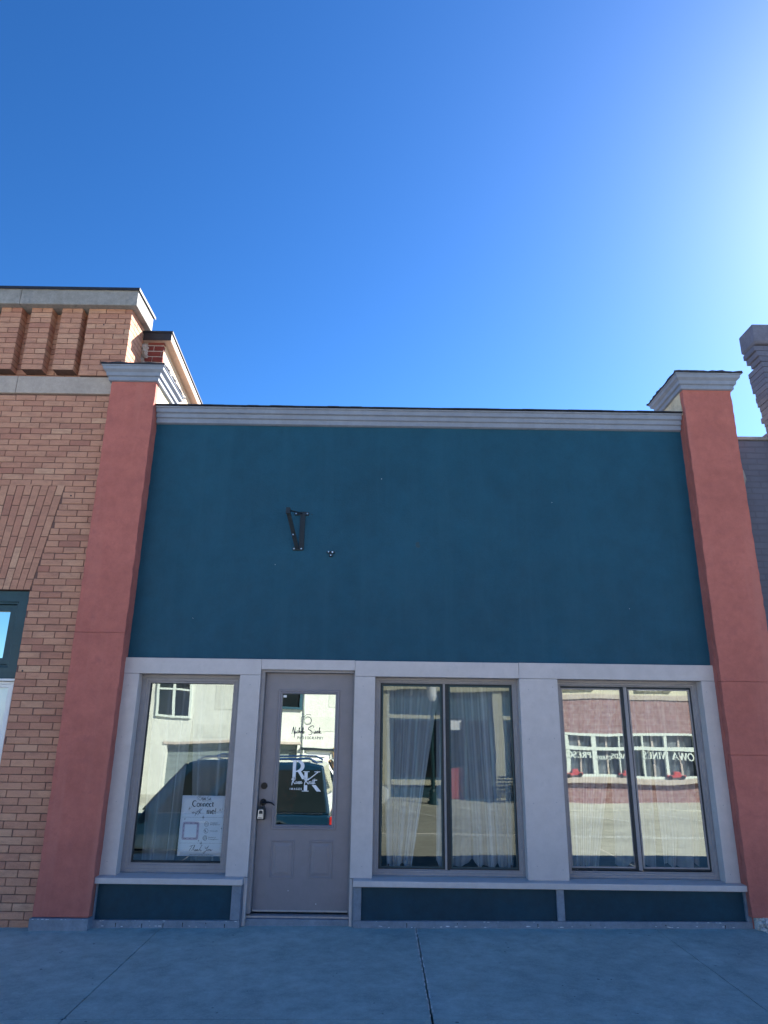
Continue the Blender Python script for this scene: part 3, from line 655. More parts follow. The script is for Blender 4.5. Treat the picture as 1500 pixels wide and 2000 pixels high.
# K in two pieces, the script running through the gap
rk.stroke([(1.770, 1.148), (1.770, 1.218)], 0.030); rk.stroke([(1.742, 1.2225), (1.80, 1.2225)], 0.006)
rk.stroke([(1.770, 1.062), (1.770, 1.108)], 0.030); rk.stroke([(1.738, 1.0575), (1.80, 1.0575)], 0.006)
rk.stroke([(1.788, 1.150), (1.88, 1.222)], 0.008); rk.stroke([(1.845, 1.2225), (1.90, 1.2225)], 0.006)
rk.poly([(1.825, 1.110), (1.862, 1.110), (1.912, 1.055), (1.872, 1.055)])
k = 0.021
RKs = [[(0.2, -0.6), (0.35, 0.6), (0.75, 2.2)], [(0.0, 1.5), (0.4, 2.3), (1.1, 2.4), (1.35, 1.9), (0.9, 1.3), (0.45, 1.1), (0.9, 0.7), (1.4, 0.0), (1.7, 0.2)],
       [(1.7, 0.3), (2.1, 0.75), (1.95, 0.95), (1.8, 0.5), (2.0, 0.1), (2.4, 0.4), (2.5, 0.9), (2.5, 0.1), (2.75, 0.8), (2.95, 0.8), (2.95, 0.1), (3.3, 0.4), (3.6, 0.8), (3.45, 0.95), (3.25, 0.5), (3.45, 0.1), (3.8, 0.4), (4.1, 0.8), (3.95, 0.95), (3.8, 0.5), (4.0, 0.1), (4.5, 0.5)],
       [(5.3, -0.7), (5.55, 0.6), (6.1, 2.3)], [(7.3, 2.5), (6.4, 1.5), (5.7, 0.9), (6.3, 0.8), (6.9, 0.0), (7.1, 0.2)],
       [(7.1, 0.2), (7.3, 0.9), (7.5, 0.8), (7.45, 0.1), (7.7, 0.4), (8.2, 0.85), (7.9, 0.9), (7.75, 0.4), (7.95, 0.1), (8.3, 0.8), (8.3, 0.15), (8.6, 0.4), (9.0, 2.0), (8.85, 0.3), (9.1, 0.1), (9.6, 2.2), (9.45, 0.3), (9.9, 0.4)],
       [(8.5, 1.3), (9.3, 1.45), (10.6, 1.6)]]
script(rk, [[(1.640 + p[0] * k * 1.05, 1.118 + p[1] * k) for p in s_] for s_ in RKs], 0.0062)
x = 1.628
for ch in 'IMAGES':
    q, adv = glyph(ch)
    for pts, w_ in q:
        if isinstance(w_, float) and len(pts) == 2 and abs(pts[0][1] - pts[1][1]) < 1e-6 and ch not in 'AEG': continue
        rk.stroke([(x + p[0] * 0.0155, 1.0675 + p[1] * 0.0155) for p in pts], 0.0036, sm=(w_ == 's'))
    x += (adv + 0.52) * 0.0155
rk.build('monogram_lettering', 'vinyl_white', door)

# lit interior shell and roof
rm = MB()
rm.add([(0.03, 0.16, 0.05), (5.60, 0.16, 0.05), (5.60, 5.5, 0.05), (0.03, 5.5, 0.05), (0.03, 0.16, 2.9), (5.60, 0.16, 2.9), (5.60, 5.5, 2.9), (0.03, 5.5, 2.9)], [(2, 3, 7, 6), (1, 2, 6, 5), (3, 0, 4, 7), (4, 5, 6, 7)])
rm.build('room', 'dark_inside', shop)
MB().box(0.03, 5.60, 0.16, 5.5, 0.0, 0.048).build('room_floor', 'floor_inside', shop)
MB().box(0.05, 5.56, 0.31, 12.0, 4.0, 4.35).build('roof', 'roofing', shop)
MB().box(0.05, 5.56, 11.7, 12.0, -0.5, 3.99).build('rear_wall', 'brick_side', shop)
# small mount left on the wall and a patched spot
# ------------------------------------------------------------------ loose things on the shop
bk = thing('sign_bracket', 'empty black triangular sign bracket bolted to the blue wall', 'bracket', (1.62, 0.04, 3.48))
pl = MB(); pl.box(1.605, 1.655, 0.026, 0.0415, 3.292, 3.690); pl.box(1.545, 1.690, 0.0255, 0.0415, 3.652, 3.686); pl.box(1.545, 1.645, 0.0255, 0.0415, 3.286, 3.318)
pl.build('back_plate', 'black_iron', bk, bevel=0.003)
TIP = Vector((1.512, -0.20, 3.62)); FT = Vector((1.59, 0.018, 3.305)); TOP = Vector((1.622, 0.02, 3.668))
def bar(a, b2, wx, wy):
    dv = (b2 - a).normalized(); u = Vector((1, 0, 0)); vv = dv.cross(u).normalized(); u = vv.cross(dv).normalized(); mb = MB()
    mb.loft([[p + u * wx * sx + vv * wy * sy for sx, sy in ((-1, -1), (1, -1), (1, 1), (-1, 1))] for p in (a, b2)]); return mb
bar(FT, TIP, 0.019, 0.010).build('strut', 'black_iron', bk, bevel=0.002)
bar(TOP, TIP + Vector((0, 0, .012)), 0.007, 0.007).build('arm', 'black_iron', bk, bevel=0.002)
MB().box(TIP.x - .02, TIP.x + .022, TIP.y - .022, TIP.y + .02, TIP.z - .03, TIP.z + .035).build('end_bracket', 'black_iron', bk, bevel=0.004)
for x, z in ((1.562, 3.668), (1.676, 3.668), (1.560, 3.302), (1.632, 3.302)):
    MB().disc((x, z), 0.009, 0.017, 0.0254, 12, 0.006).build('bolt', 'zinc', bk)
MB().disc((1.556, 3.42), 0.008, -0.078, -0.066, 10, 0.006).build('bolt', 'zinc', bk)
cm = thing('cable_mount', 'small metal anchor fitting on the blue wall below the sign bracket', 'wall anchor', (1.925, 0.04, 3.25))
q = MB(); q.box(1.885, 1.965, 0.018, 0.0425, 3.262, 3.280); q.box(1.912, 1.944, 0.010, 0.0425, 3.225, 3.2615); q.build('plate', 'black_iron', cm, bevel=0.004)
for sx_, sz_, sr_ in ((1.905, 3.271, .007), (1.944, 3.268, .008), (1.928, 3.236, .006)): MB().disc((sx_, sz_), sr_, 0.005, 0.0178 if sz_ > 3.26 else 0.0098, 10).build('screw', 'zinc', cm)
for x, z, r_, mt in ((2.42, 4.06, .004, 'chip_white'), (4.16, 3.83, .003, 'chip_white'), (1.38, 3.14, .003, 'chip_white'), (1.72, 3.665, .007, 'black_iron'), (3.05, 3.02, .004, 'black_iron'), (3.62, 3.42, .005, 'black_iron'), (4.85, 2.75, .0025, 'chip_white'), (0.62, 2.60, .0025, 'chip_white'), (2.12, 2.44, .004, 'black_iron')):
    MB().prism_xz([(x + r_ * random.uniform(.6, 1.1) * math.cos(2 * math.pi * i / 7), z + r_ * random.uniform(.6, 1.1) * math.sin(2 * math.pi * i / 7)) for i in range(7)], 0.0355, 0.043).build('wall_fleck', mt, shop)
pt = MB()
for (x, z, s_) in ((2.791, 3.372, 0.020), (2.797, 3.350, 0.017), (2.784, 3.352, 0.014)):
    pts = [(x + s_ * random.uniform(.7, 1.1) * math.cos(2 * math.pi * i / 9), z + s_ * random.uniform(.8, 1.2) * math.sin(2 * math.pi * i / 9)) for i in range(9)]
    pt.prism_xz(pts, 0.0335 - 0.0007 * len(pt.v) / 18, 0.043)
pt.build('patched_hole', 'shop_teal', shop)
lb = thing('key_lockbox', 'grey and black key lockbox hanging from the door lever', 'lockbox', (1.393, 0.05, 0.82))
b_ = MB(); b_.prism_xz([(1.362, 0.826), (1.366, 0.822), (1.424, 0.822), (1.428, 0.826), (1.428, 0.905), (1.416, 0.925), (1.374, 0.925), (1.362, 0.905)], 0.030, 0.082); b_.build('case', 'black_iron', lb, bevel=0.004)
b_ = MB(); b_.prism_xz([(1.364, 0.829), (1.417, 0.829), (1.415, 0.900), (1.408, 0.909), (1.374, 0.909), (1.369, 0.900)], 0.024, 0.0295); fc = b_.build('face', 'alu', lb, bevel=0.003)
b_ = MB(); b_.prism_xz([(1.376, 0.872), (1.409, 0.872), (1.408, 0.892), (1.400, 0.899), (1.384, 0.899), (1.377, 0.892)], 0.0225, 0.0238); b_.build('dial_window', 'black_iron', fc)
b_ = MB()
for x in (1.3725, 1.378, 1.383, 1.389, 1.3945, 1.3995): b_.box(x, x + .004, 0.0232, 0.0238, 0.8365 - (x - 1.37) * .06, 0.8435 - (x - 1.37) * .06)
b_.build('maker_mark', 'ink', fc)
b_ = MB(); b_.tube([(1.378, 0.055, 0.924), (1.378, 0.055, 0.962), (1.384, 0.055, 0.977), (1.397, 0.055, 0.983), (1.410, 0.055, 0.977), (1.416, 0.055, 0.962), (1.416, 0.055, 0.924)], 0.0042, 8); b_.build('shackle', 'black_iron', lb)

# poster taped inside the left window
ps = thing('paper_poster', 'white paper poster headed Connect with me taped inside the left window', 'poster', (0.865, 0.16, 0.52))
PX0, PX1, PZ0, PZ1 = 0.655, 1.064, 0.508, 1.006
PW, PHH = PX1 - PX0, PZ1 - PZ0
s_ = MB(); nn = 10
s_.add([(PX0 + PW * i / nn, 0.1445 + 0.001 * math.sin(i * 1.3 + j * .7) * (0.2 + j / nn), PZ0 + PHH * j / nn) for j in range(nn + 1) for i in range(nn + 1)],
       [(j * (nn + 1) + i, j * (nn + 1) + i + 1, (j + 1) * (nn + 1) + i + 1, (j + 1) * (nn + 1) + i) for j in range(nn) for i in range(nn)])
sh = s_.build('sheet', 'paper', ps, smooth=True); so = sh.modifiers.new('thick', 'SOLIDIFY'); so.thickness = 0.0006; so.offset = 1
pi_ = Ink(PX0, PZ0, 0.1428, 1.0); ps_soft = Ink(PX0, PZ0, 0.1428, 1.0)
U = lambda u, v: (u * PW, (1 - v) * PHH)          # u right, v down, 0..1 on the sheet
def low(word, x, z, h, ink, wt=0.2, wh=0.08):      # serif lowercase, h = x-height
    for ch in word:
        if ch == 'C': ink.stroke([(x + p[0] * h * 1.7, z + p[1] * h * 1.7) for p in arc(.45, .5, .40, .5, 48, 312)], wh * h, wt * h * 1.2); x += 1.42 * h; continue
        if ch == 'o': ink.stroke([(x + p[0] * h, z + p[1] * h) for p in arc(.5, .5, .42, .5, 0, 360, 20)], wt * h * .75); x += 1.05 * h
        elif ch in 'nm':
            ink.stroke([(x + .16 * h, z), (x + .16 * h, z + h)], wt * h); n_ = 2 if ch == 'm' else 1
            for q in range(n_):
                a = x + .16 * h + q * .52 * h
                ink.stroke([(a, z + .72 * h), (a + .2 * h, z + .98 * h), (a + .42 * h, z + .92 * h), (a + .5 * h, z + .65 * h)], wh * h * 1.2, sm=True); ink.stroke([(a + .5 * h, z), (a + .5 * h, z + .7 * h)], wt * h)
            x += (.36 + .52 * n_ + .1) * h
        elif ch == 'e': ink.stroke([(x + p[0] * h, z + p[1] * h) for p in arc(.45, .5, .38, .5, 5, 320, 20)], wh * h, wt * h); ink.stroke([(x + .1 * h, z + .53 * h), (x + .82 * h, z + .53 * h)], wh * h); x += .92 * h
        elif ch == 'c': ink.stroke([(x + p[0] * h, z + p[1] * h) for p in arc(.45, .5, .38, .5, 45, 315, 18)], wh * h, wt * h); x += .88 * h
        elif ch == 't': ink.stroke([(x + .25 * h, z + 1.4 * h), (x + .25 * h, z + .15 * h), (x + .5 * h, z + .05 * h)], wt * h); ink.stroke([(x, z + .97 * h), (x + .55 * h, z + .97 * h)], wh * h); x += .6 * h
        elif ch == '!': ink.stroke([(x + .2 * h, z + .4 * h), (x + .26 * h, z + 1.6 * h)], wt * h * .6, wt * h); ink.stroke([(x + .2 * h, z), (x + .2 * h, z + .18 * h)], wt * h); x += .5 * h
    return x
a = U(0.235, 0.185); low('Connect', a[0], a[1], 0.0285, pi_, 0.26, 0.10)
a = U(0.565, 0.305); low('me!', a[0], a[1], 0.0300, pi_, 0.26, 0.10)
k = 0.019; a = U(0.24, 0.30)
WITH = [[(0, .8), (.3, 0), (.7, .9), (1.0, 0), (1.6, 1.0)], [(1.9, .8), (1.9, 0), (2.3, .3)], [(1.6, -1.6), (2.8, .8), (4.4, 2.9)], [(2.2, 1.2), (4.0, 1.5)], [(2.9, -1.2), (3.6, .6), (5.2, 3.0)], [(3.6, .3), (4.0, .9), (4.1, .1), (4.5, .3)]]
for s_ in WITH: ps_soft.stroke([(a[0] + p[0] * k * .95, a[1] + p[1] * k * .75) for p in s_], 0.0026, 0.0040, sm=True)
k = 0.0175; a = U(0.25, 0.915)
TY = [[(0.2, 2.6), (1.2, 2.9), (2.6, 3.4)], [(0.0, -.2), (.8, 1.4), (1.5, 3.0)], [(1.4, 0), (2.0, 1.4), (2.8, 3.4), (2.3, 1.0), (2.5, .9), (2.6, 0), (3.0, .3)], [(3.4, .9), (3.0, .5), (3.3, 0), (3.6, .8), (3.6, 0), (4.1, .8), (4.1, 0), (4.5, .9), (4.6, 0), (5.0, .5)],
      [(5.0, 0), (5.8, 2.0), (6.6, 3.6)], [(6.0, .9), (5.5, .5), (6.1, 0), (6.5, .3)], [(8.0, 2.6), (8.3, 1.5), (9.2, 2.0), (9.9, 3.0)], [(9.6, 2.4), (8.6, 0), (7.6, -1.4), (7.4, -.8), (9.4, .4)], [(9.9, .9), (9.4, .4), (9.8, 0), (10.2, .6), (9.9, .9), (10.6, .8), (10.6, .1), (11.1, .8), (11.1, 0), (11.8, .9)]]
for s_ in TY: ps_soft.stroke([(a[0] + p[0] * k, a[1] + p[1] * k * .8) for p in s_], 0.0024, 0.0040, sm=True)
for v in (0.365, 0.79): pi_.stroke([U(0.03, v), U(0.985, v)], 0.0011)
def spark(u, v, s_):
    x, z = U(u, v)
    pi_.poly([(x, z + s_ * 1.3), (x + s_ * .14, z + s_ * .14), (x + s_, z), (x + s_ * .14, z - s_ * .14), (x, z - s_ * 1.3), (x - s_ * .14, z - s_ * .14), (x - s_, z), (x - s_ * .14, z + s_ * .14)])
for u, v, q in ((0.5, .365, .017), (.5, .79, .017), (.10, .395, .010), (.92, .545, .010), (.44, .752, .010), (.185, .215, .013), (.165, .238, .006), (.225, .195, .006), (.86, .238, .012), (.905, .222, .006), (.89, .258, .005)): spark(u, v, q)
# poster head: small camera mark and name
a = U(.36, .052); pi_.stroke([(a[0] + p[0], a[1] + p[1]) for p in arc(.014, .0, .0125, .0135, 0, 360, 20)], .0022); pi_.stroke([(a[0] - .012, a[1] - .01), (a[0] - .012, a[1] + .012), (a[0] + .002, a[1] + .02), (a[0] + .022, a[1] + .02)], .0018)
k = 0.0085; a = U(.44, .068)
script(ps_soft, [[(a[0] + p[0] * k * .9, a[1] + p[1] * k) for p in s_] for s_ in NS], 0.0022)
a = U(.46, .098); serif(ps_soft, 'PHOTOGRAPHY', a[0], a[1], 0.0075, .25, 1.2)
# contact rows: round icons and lines of small print
for v in (.475, .588, .705):
    x, z = U(.585 if v < .7 else .575, v)
    pi_.stroke(arc(x, z, .0185, .0195, 0, 360, 24), .0022)
    if v < .5: pi_.stroke([(x - .010, z - .007), (x + .010, z - .007), (x + .010, z + .007), (x - .010, z + .007), (x - .010, z - .007)], .0014); pi_.stroke([(x - .010, z + .007), (x, z - .001), (x + .010, z + .007)], .0012)
    elif v < .6: pi_.stroke([(x - .006, z + .009), (x - .008, z + .002), (x - .003, z - .006), (x + .006, z - .009)], .0042, sm=True)
    else: pi_.stroke(arc(x, z, .007, .0135, 0, 360, 16), .0012); pi_.stroke([(x - .016, z), (x + .016, z)], .0012); pi_.stroke(arc(x, z, .0125, .0135, 0, 360, 16), .0012)
tx = []
for txt, u, v, sz in (('nicholesieck', .665, .463, .0125), ('photography.com', .660, .490, .0125), ('319-430-3056', .665, .597, .0125), ('Nicholesieck', .650, .702, .0125), ('Photography.com', .648, .731, .0125), ('Thank you for supporting our small business', .27, .985, .0115)):
    p = U(u, v); mb = fontmesh(txt, sz * 1.02, PX0 + p[0], PZ0 + p[1], 0.1424, 'small_print', 'ink', sh, 0.0)
    pi_.mb.add(mb.v, mb.f)
# rounded pink frame (its square code is left blank)
def rrect(cx, cz, hw, hh, r_, n=5):
    o = []
    for sx, sz, a0 in ((1, 1, 0), (-1, 1, 90), (-1, -1, 180), (1, -1, 270)): o += arc(cx + sx * (hw - r_), cz + sz * (hh - r_), r_, r_, a0, a0 + 90, n)
    return o
cx, cz = U(.245, .59)
pk = Ink(PX0, PZ0, 0.1431, 1.0); pk.poly(rrect(cx, cz, .0745, .0745, .016)); pk.build('pink_frame', 'pink_tint', sh)
pk = Ink(PX0, PZ0, 0.1429, 1.0); pk.poly(rrect(cx, cz, .053, .053, .006)); pk.build('white_field', 'paper', sh)
rr = rrect(cx, cz, .0635, .0635, .014); rr.append(rr[0])
for i in range(0, len(rr) - 1):
    (xa, za), (xb, zb) = rr[i], rr[i + 1]; l = math.hypot(xb - xa, zb - za); nsub = max(1, round(l / .02))
    for j in range(nsub):
        if nsub > 1 and j % 2: continue
        pi_.stroke([(xa + (xb - xa) * j / nsub, za + (zb - za) * j / nsub), (xa + (xb - xa) * (j + .9) / nsub, za + (zb - za) * (j + .9) / nsub)], .0024)
pi_.build('printing', 'ink', sh); ps_soft.build('script_printing', 'ink_soft', sh)

# sheer curtains
def curtain(xt0, xt1, xb0, xb1, zt, zb, y, folds, label, amp=0.022, pool=0.0, seed=0):
    rnd = random.Random(seed); nu, nv = 110, 36; mb = MB(); ph = [rnd.uniform(0, 6.28) for _ in range(4)]
    vts = []
    for j in range(nv + 1):
        v = j / nv
        for i in range(nu + 1):
            u = i / nu
            x = (xt0 + (xt1 - xt0) * u) * v + (xb0 + (xb1 - xb0) * u) * (1 - v)
            q = u + 0.03 * math.sin(3 * v + ph[0] + 4 * u)
            q += 0.05 * math.sin(7 * u + ph[3]) * (1 - 0.5 * v); f = math.sin(2 * math.pi * folds * 0.55 * q + ph[1]) + 0.30 * math.sin(2 * math.pi * folds * 1.27 * q + ph[2]) + 0.6 * math.sin(2 * math.pi * folds * 0.31 * q + ph[3])
            a_ = amp * (0.55 + 0.75 * (1 - v)); yy = y + a_ * f + pool * max(0, 0.16 - v) * (1 + 0.5 * f)
            zz = zb + (zt - zb) * v + (0.02 * math.sin(9 * u + ph[2]) + 0.012 * f) * (1 - v) ** 6
            vts.append((x + 0.006 * f * (1 - v), max(0.165, yy), zz))
    mb.add(vts, [(j * (nu + 1) + i, j * (nu + 1) + i + 1, (j + 1) * (nu + 1) + i + 1, (j + 1) * (nu + 1) + i) for j in range(nv) for i in range(nu)])
    o = mb.build('curtain', 'sheer', None, smooth=True)
    return tag(o, label, 'curtain', 'sheer white curtains inside the shop windows')
curtain(0.26, 0.66, 0.30, 0.60, 2.06, 0.42, 0.26, 4, 'narrow sheer white curtain behind the left part of the window left of the door', seed=1)
curtain(0.62, 1.10, 0.74, 1.10, 2.06, 0.42, 0.27, 5, 'sheer white curtain behind the poster in the window left of the door', seed=2)
curtain(2.44, 3.02, 2.52, 2.74, 2.06, 0.42, 0.25, 8, 'sheer white curtain gathered to a narrow foot at the left of the middle window', seed=3)
curtain(2.98, 3.44, 2.96, 3.50, 2.06, 0.44, 0.27, 7, 'sheer white curtain spreading out at its foot behind the middle window bar', seed=4, pool=0.15)
curtain(3.40, 3.70, 3.46, 3.66, 2.06, 0.42, 0.25, 4, 'narrow sheer white curtain at the right edge of the middle window', seed=5)
curtain(4.14, 4.74, 4.16, 4.42, 2.06, 0.43, 0.25, 8, 'sheer white curtain gathered at its foot in the left pane of the right window', seed=6)
curtain(4.62, 5.02, 4.60, 4.96, 2.06, 0.45, 0.27, 5, 'sheer white curtain hanging behind the bar of the right window', seed=7, pool=0.2)
curtain(4.98, 5.40, 5.02, 5.36, 2.06, 0.45, 0.25, 5, 'sheer white curtain crumpled at its foot in the right pane of the right window', seed=8, pool=0.3)

# broken concrete at the foot of the right pilaster
rb = thing('broken_concrete', 'crumbled pale concrete and peeling paint at the foot of the right pilaster', 'rubble', (5.85, -0.13, 0.0))
def rock(mb, x, y, z, s_):
    bm = bmesh.new(); bmesh.ops.create_icosphere(bm, subdivisions=2, radius=s_)
    k = [random.uniform(-1, 1) for _ in range(9)]
    for v in bm.verts:
        n_ = v.co.normalized(); f = 1 + .28 * math.sin(5 * n_.x + k[0] * 6) * math.cos(4 * n_.y + k[1] * 6) + .2 * math.sin(7 * n_.z + k[2] * 6) + random.uniform(-.1, .1)
        v.co = Vector((v.co.x * f * 1.2, v.co.y * f, v.co.z * f * .75)) + Vector((x, y, z))
    bm.verts.index_update(); mb.add([v.co for v in bm.verts], [[v.index for v in f.verts] for f in bm.faces]); bm.free()
mb = MB()
for i in range(64): x = 5.615 + 0.47 * random.random(); rock(mb, x, random.uniform(-.15, -.06), gz(x, 0) + random.uniform(.0, .085), random.uniform(.010, .032))
mb.box(5.612, 6.07, -0.10, -0.02, -0.1, 0.133)
mb.build('crumbled_footing', 'rubble', rb)
for i in range(9):
    x = random.uniform(5.60, 6.06); mb = MB(); rock(mb, x, random.uniform(-.24, -.14), gz(x, -.2) + .006, random.uniform(.006, .015)); mb.build('fragment', 'rubble', rb)

# ================================================================== LEFT NEIGHBOUR (tan brick)
lbld = thing('brick_building', 'tan brick building left of the red pilaster with a dentilled parapet and stone coping', 'building', (-2.2, 0, 0))
CH = 0.0634; YF = -0.045
XL, XR = -4.6, -0.405
WX0, WX1, WZ1 = -2.62, -0.950, 2.832; CXW = (WX0 + WX1) / 2
AZ0, AZ1 = 2.838, 3.925; AXT = -0.772; KT = (AXT - CXW) / (WX1 - CXW)
def tint(): return min(1, max(0, random.gauss(0.48, 0.20)))
def brick(mb, x0, x1, y0, y1, z0, z1, t):
    """One hand-laid brick: arrises worn and corners out of square by a millimetre or two."""
    q = lambda: random.uniform(-.0013, .0013); c = random.uniform(.0012, .0035)
    if random.random() < .05: c = .007
    f = [(x0 + c + q(), y0, z0 + c + q()), (x1 - c + q(), y0, z0 + c + q()), (x1 - c + q(), y0, z1 - c + q()), (x0 + c + q(), y0, z1 - c + q())]
    m = [(x0, y0 + c, z0), (x1, y0 + c, z0 + q()), (x1, y0 + c, z1), (x0, y0 + c, z1 + q())]
    k = [(x0, y1, z0), (x1, y1, z0), (x1, y1, z1), (x0, y1, z1)]
    fs = [(0, 1, 2, 3), (11, 10, 9, 8)]
    for a in (0, 4):
        for i in range(4): j = (i + 1) % 4; fs.append((a + i, a + 4 + i, a + 4 + j, a + j))
    mb.add(f + m + k, fs, t)
def course(mb, x0, x1, z, yf, dep, off, h=CH, blen=0.2045, jy=0.0016):
    x = x0 - off; g_ = 0.0060
    while x < x1:
        a, b2 = max(x0, x), min(x1, x + blen)
        if b2 - a > 0.02:
            j = random.uniform(-jy, jy); jz = random.uniform(-.0008, .0008)
            brick(mb, a + random.uniform(0, .0015), b2 - random.uniform(0, .0015), yf + j, yf + dep, z + jz, z + h - g_ + jz, tint())
        x += blen + g_ * random.uniform(0.85, 1.15)
bw = MB(); zrow = -0.09; r_i = 0
ZBAND0, ZBAND1 = 4.930, 5.128
while zrow + CH <= ZBAND0 + 0.004:
    zm = zrow + CH / 2; segs = [(XL, XR)]
    if zm < AZ0: segs = [(XL, WX0), (WX1, XR)]
    elif zm < AZ1:
        t = (zm - AZ0) / (AZ1 - AZ0); e = WX1 + (AXT - WX1) * t; el = 2 * CXW - e
        segs = [(XL, el - .006), (e + .006, XR)]
    for a, b2 in segs: course(bw, a, b2, zrow, YF, 0.09, (0.106 if r_i % 2 else 0.0) + random.uniform(-.02, .02))
    zrow += CH; r_i += 1
mwall = MB(); mwall.box(XL, WX0 - .004, YF + .006, 0.3, -0.2, AZ0); mwall.box(WX1 + .004, XR, YF + .006, 0.3, -0.2, AZ0); mwall.box(XL, XR, YF + .006, 0.3, AZ0, ZBAND0)
mwall.box(XL, -0.338, YF + .086, 0.33, ZBAND1, 5.944)
wall = mwall.build('wall', 'mortar', lbld)
bw.build('brickwork', 'brick_tan', wall)
# flat arch of fanned bricks
ja = MB(); nc = 25
for k in range(nc):
    xb0 = WX0 + (WX1 - WX0) * k / nc + .004; xb1 = WX0 + (WX1 - WX0) * (k + 1) / nc - .004
    px = lambda xb, z: CXW + (xb - CXW) * (1 + (KT - 1) * (z - AZ0) / (AZ1 - AZ0))
    z = AZ0 - (0.0 if k % 2 else 0.106)
    while z < AZ1 - 0.01:
        a, b2 = max(AZ0 + .002, z), min(AZ1 - .006, z + 0.205)
        if b2 - a > .015:
            j = random.uniform(-.0015, .0015)
            ja.prism_xz([(px(xb0, a), a), (px(xb1, a), a), (px(xb1, b2), b2), (px(xb0, b2), b2)], YF + j, YF + .05, tint())
        z += 0.214
ja.build('jack_arch', 'brick_tan', lbld)
# stone band, frieze with brick piers, coping
sb = MB()
for a, b2 in ((XL, -3.30), (-3.296, -1.452), (-1.448, -0.395)): sb.box(a, b2, YF - .022, 0.25, ZBAND0, ZBAND1)
sb.build('stone_band', 'stone', lbld, bevel=0.006)
rec = MB(); z = ZBAND1 + .006; i = 0
while z < 5.94:
    course(rec, XL, -0.78, z, YF + .078, .05, (0.106 if i % 2 else 0) + random.uniform(-.02, .02)); z += CH; i += 1
rec.build('frieze_brickwork', 'brick_tan', wall)
piers = [(-0.805, -0.333)]
x = -0.874
while x > XL + .3: piers.append((x - 0.222, x)); x -= 0.331
for a, b2 in piers:
    p = MB(); z = ZBAND1 + .008; i = 0; corner = b2 > -0.5
    zst = ZBAND1 + .06
    while z < 5.93:
        if corner:
            y1 = 0.02
            wx = 0.0 if z > 5.36 else 0.02
            course(p, a, b2, z, YF - .045, .12, (0.106 if i % 2 else 0.0) + random.uniform(-.02, .02))
            y = 0.0 - (0.106 if i % 2 else 0); 
            while y < 0.33:                        # return face towards the shop
                ya, yb = max(YF + .077, y), min(0.335, y + .203); tt = tint()
                if yb - ya > .02: p.box(b2 - .09, b2 + random.uniform(-.001, .001), ya, yb, z, z + CH - .0085, tt)
                y += .2115
        elif z > zst:
            if i % 2: p.box(a, b2, YF - .045, YF + .09, z, z + CH - .0085, tint())
            else:
                p.box(a, (a + b2) / 2 - .004, YF - .045, YF + .09, z, z + CH - .0085, tint()); p.box((a + b2) / 2 + .004, b2, YF - .045, YF + .09, z, z + CH - .0085, tint())
        z += CH; i += 1
    q = p.build('brick_pier', 'brick_tan', lbld)
    MB().box(a + .006, b2 - .006, YF - .037, YF + .0885, zst + .01 if not corner else ZBAND1 + .004, 5.94).build('pier_mortar', 'mortar', q)
cs = MB()
for a, b2 in ((XL, -3.6), (-3.597, -1.535), (-1.532, -0.262)): cs.box(a, b2, -0.170, 0.36, 5.948, 6.142)
cpg = cs.build('coping', 'coping_stone', lbld, bevel=0.008)
fl = MB(); fl.box(XL, -0.245, -0.187, 0.385, 6.1435, 6.160); fl.box(XL, -0.245, -0.187, -0.1805, 6.128, 6.1434); fl.box(-0.252, -0.245, -0.18, 0.385, 6.126, 6.1434)
fl.build('coping_flashing', 'dark_flashing', cpg)
# side parapet running back beside the shop roof
SX0, SX1, SY0 = -0.335, -0.098, 0.345
sl_ = lambda y: 5.80 - 0.118 * (y - 0.345)
sp = MB(); sp.prism_yz([(SY0 + .012, 4.2), (12, 4.2), (12, sl_(12)), (SY0 + .012, sl_(SY0))], SX0 - .2, SX1)
par = sp.build('side_parapet', 'brick_side', lbld)
rd = MB(); z = 5.20
for i in range(9):
    course(rd, SX0 + random.uniform(.02, .07), SX1 + .002 + random.uniform(-.006, .003), z, SY0, .05, (0.11 if i % 2 else 0.0), 0.064, 0.19, .004); z += 0.072
rd.build('red_brick_end', 'brick_red', par)
mr = rough_box(SX0 - .01, SX1 - .002, SY0 + .008, SY0 + .03, 5.15, 5.795, .05, .006); mr.build('mortar_smear', 'mortar_pale', par)
ms = MB()
for i in range(16): rock(ms, -0.335 + random.uniform(-.01, .05), SY0 + random.uniform(-.012, .008), 5.22 + .58 * i / 16, random.uniform(.020, .042))
ms.build('mortar_lumps', 'mortar_pale', par)
cq = MB(); L0, L1 = 0.30, 12
cq.loft([[(SX0 - .03, y, sl_(y) + .003), (SX1 + .085, y, sl_(y) + .003), (SX1 + .092, y, sl_(y) + .02), (SX1 + .092, y, sl_(y) + .088), (SX0 - .03, y, sl_(y) + .088)] for y in (L0, L1)])
cq.build('parapet_coping', 'buff_fascia', par)
cq = MB(); cq.loft([[(SX0 - .03, y, sl_(y) + .090), (SX1 + .106, y, sl_(y) + .090), (SX1 + .106, y, sl_(y) + .112), (SX0 - .03, y, sl_(y) + .112)] for y in (L0 - .02, L1)])
cq.box(SX0 + .01, SX1 + .094, L0 - .012, L0 - .003, sl_(L0) + .0, sl_(L0) + .089)
cq.build('parapet_flashing', 'dark_flashing', par)
MB().box(XL, SX0 - .25, 0.34, 12, 5.0, 5.2).build('roof', 'roofing', lbld)
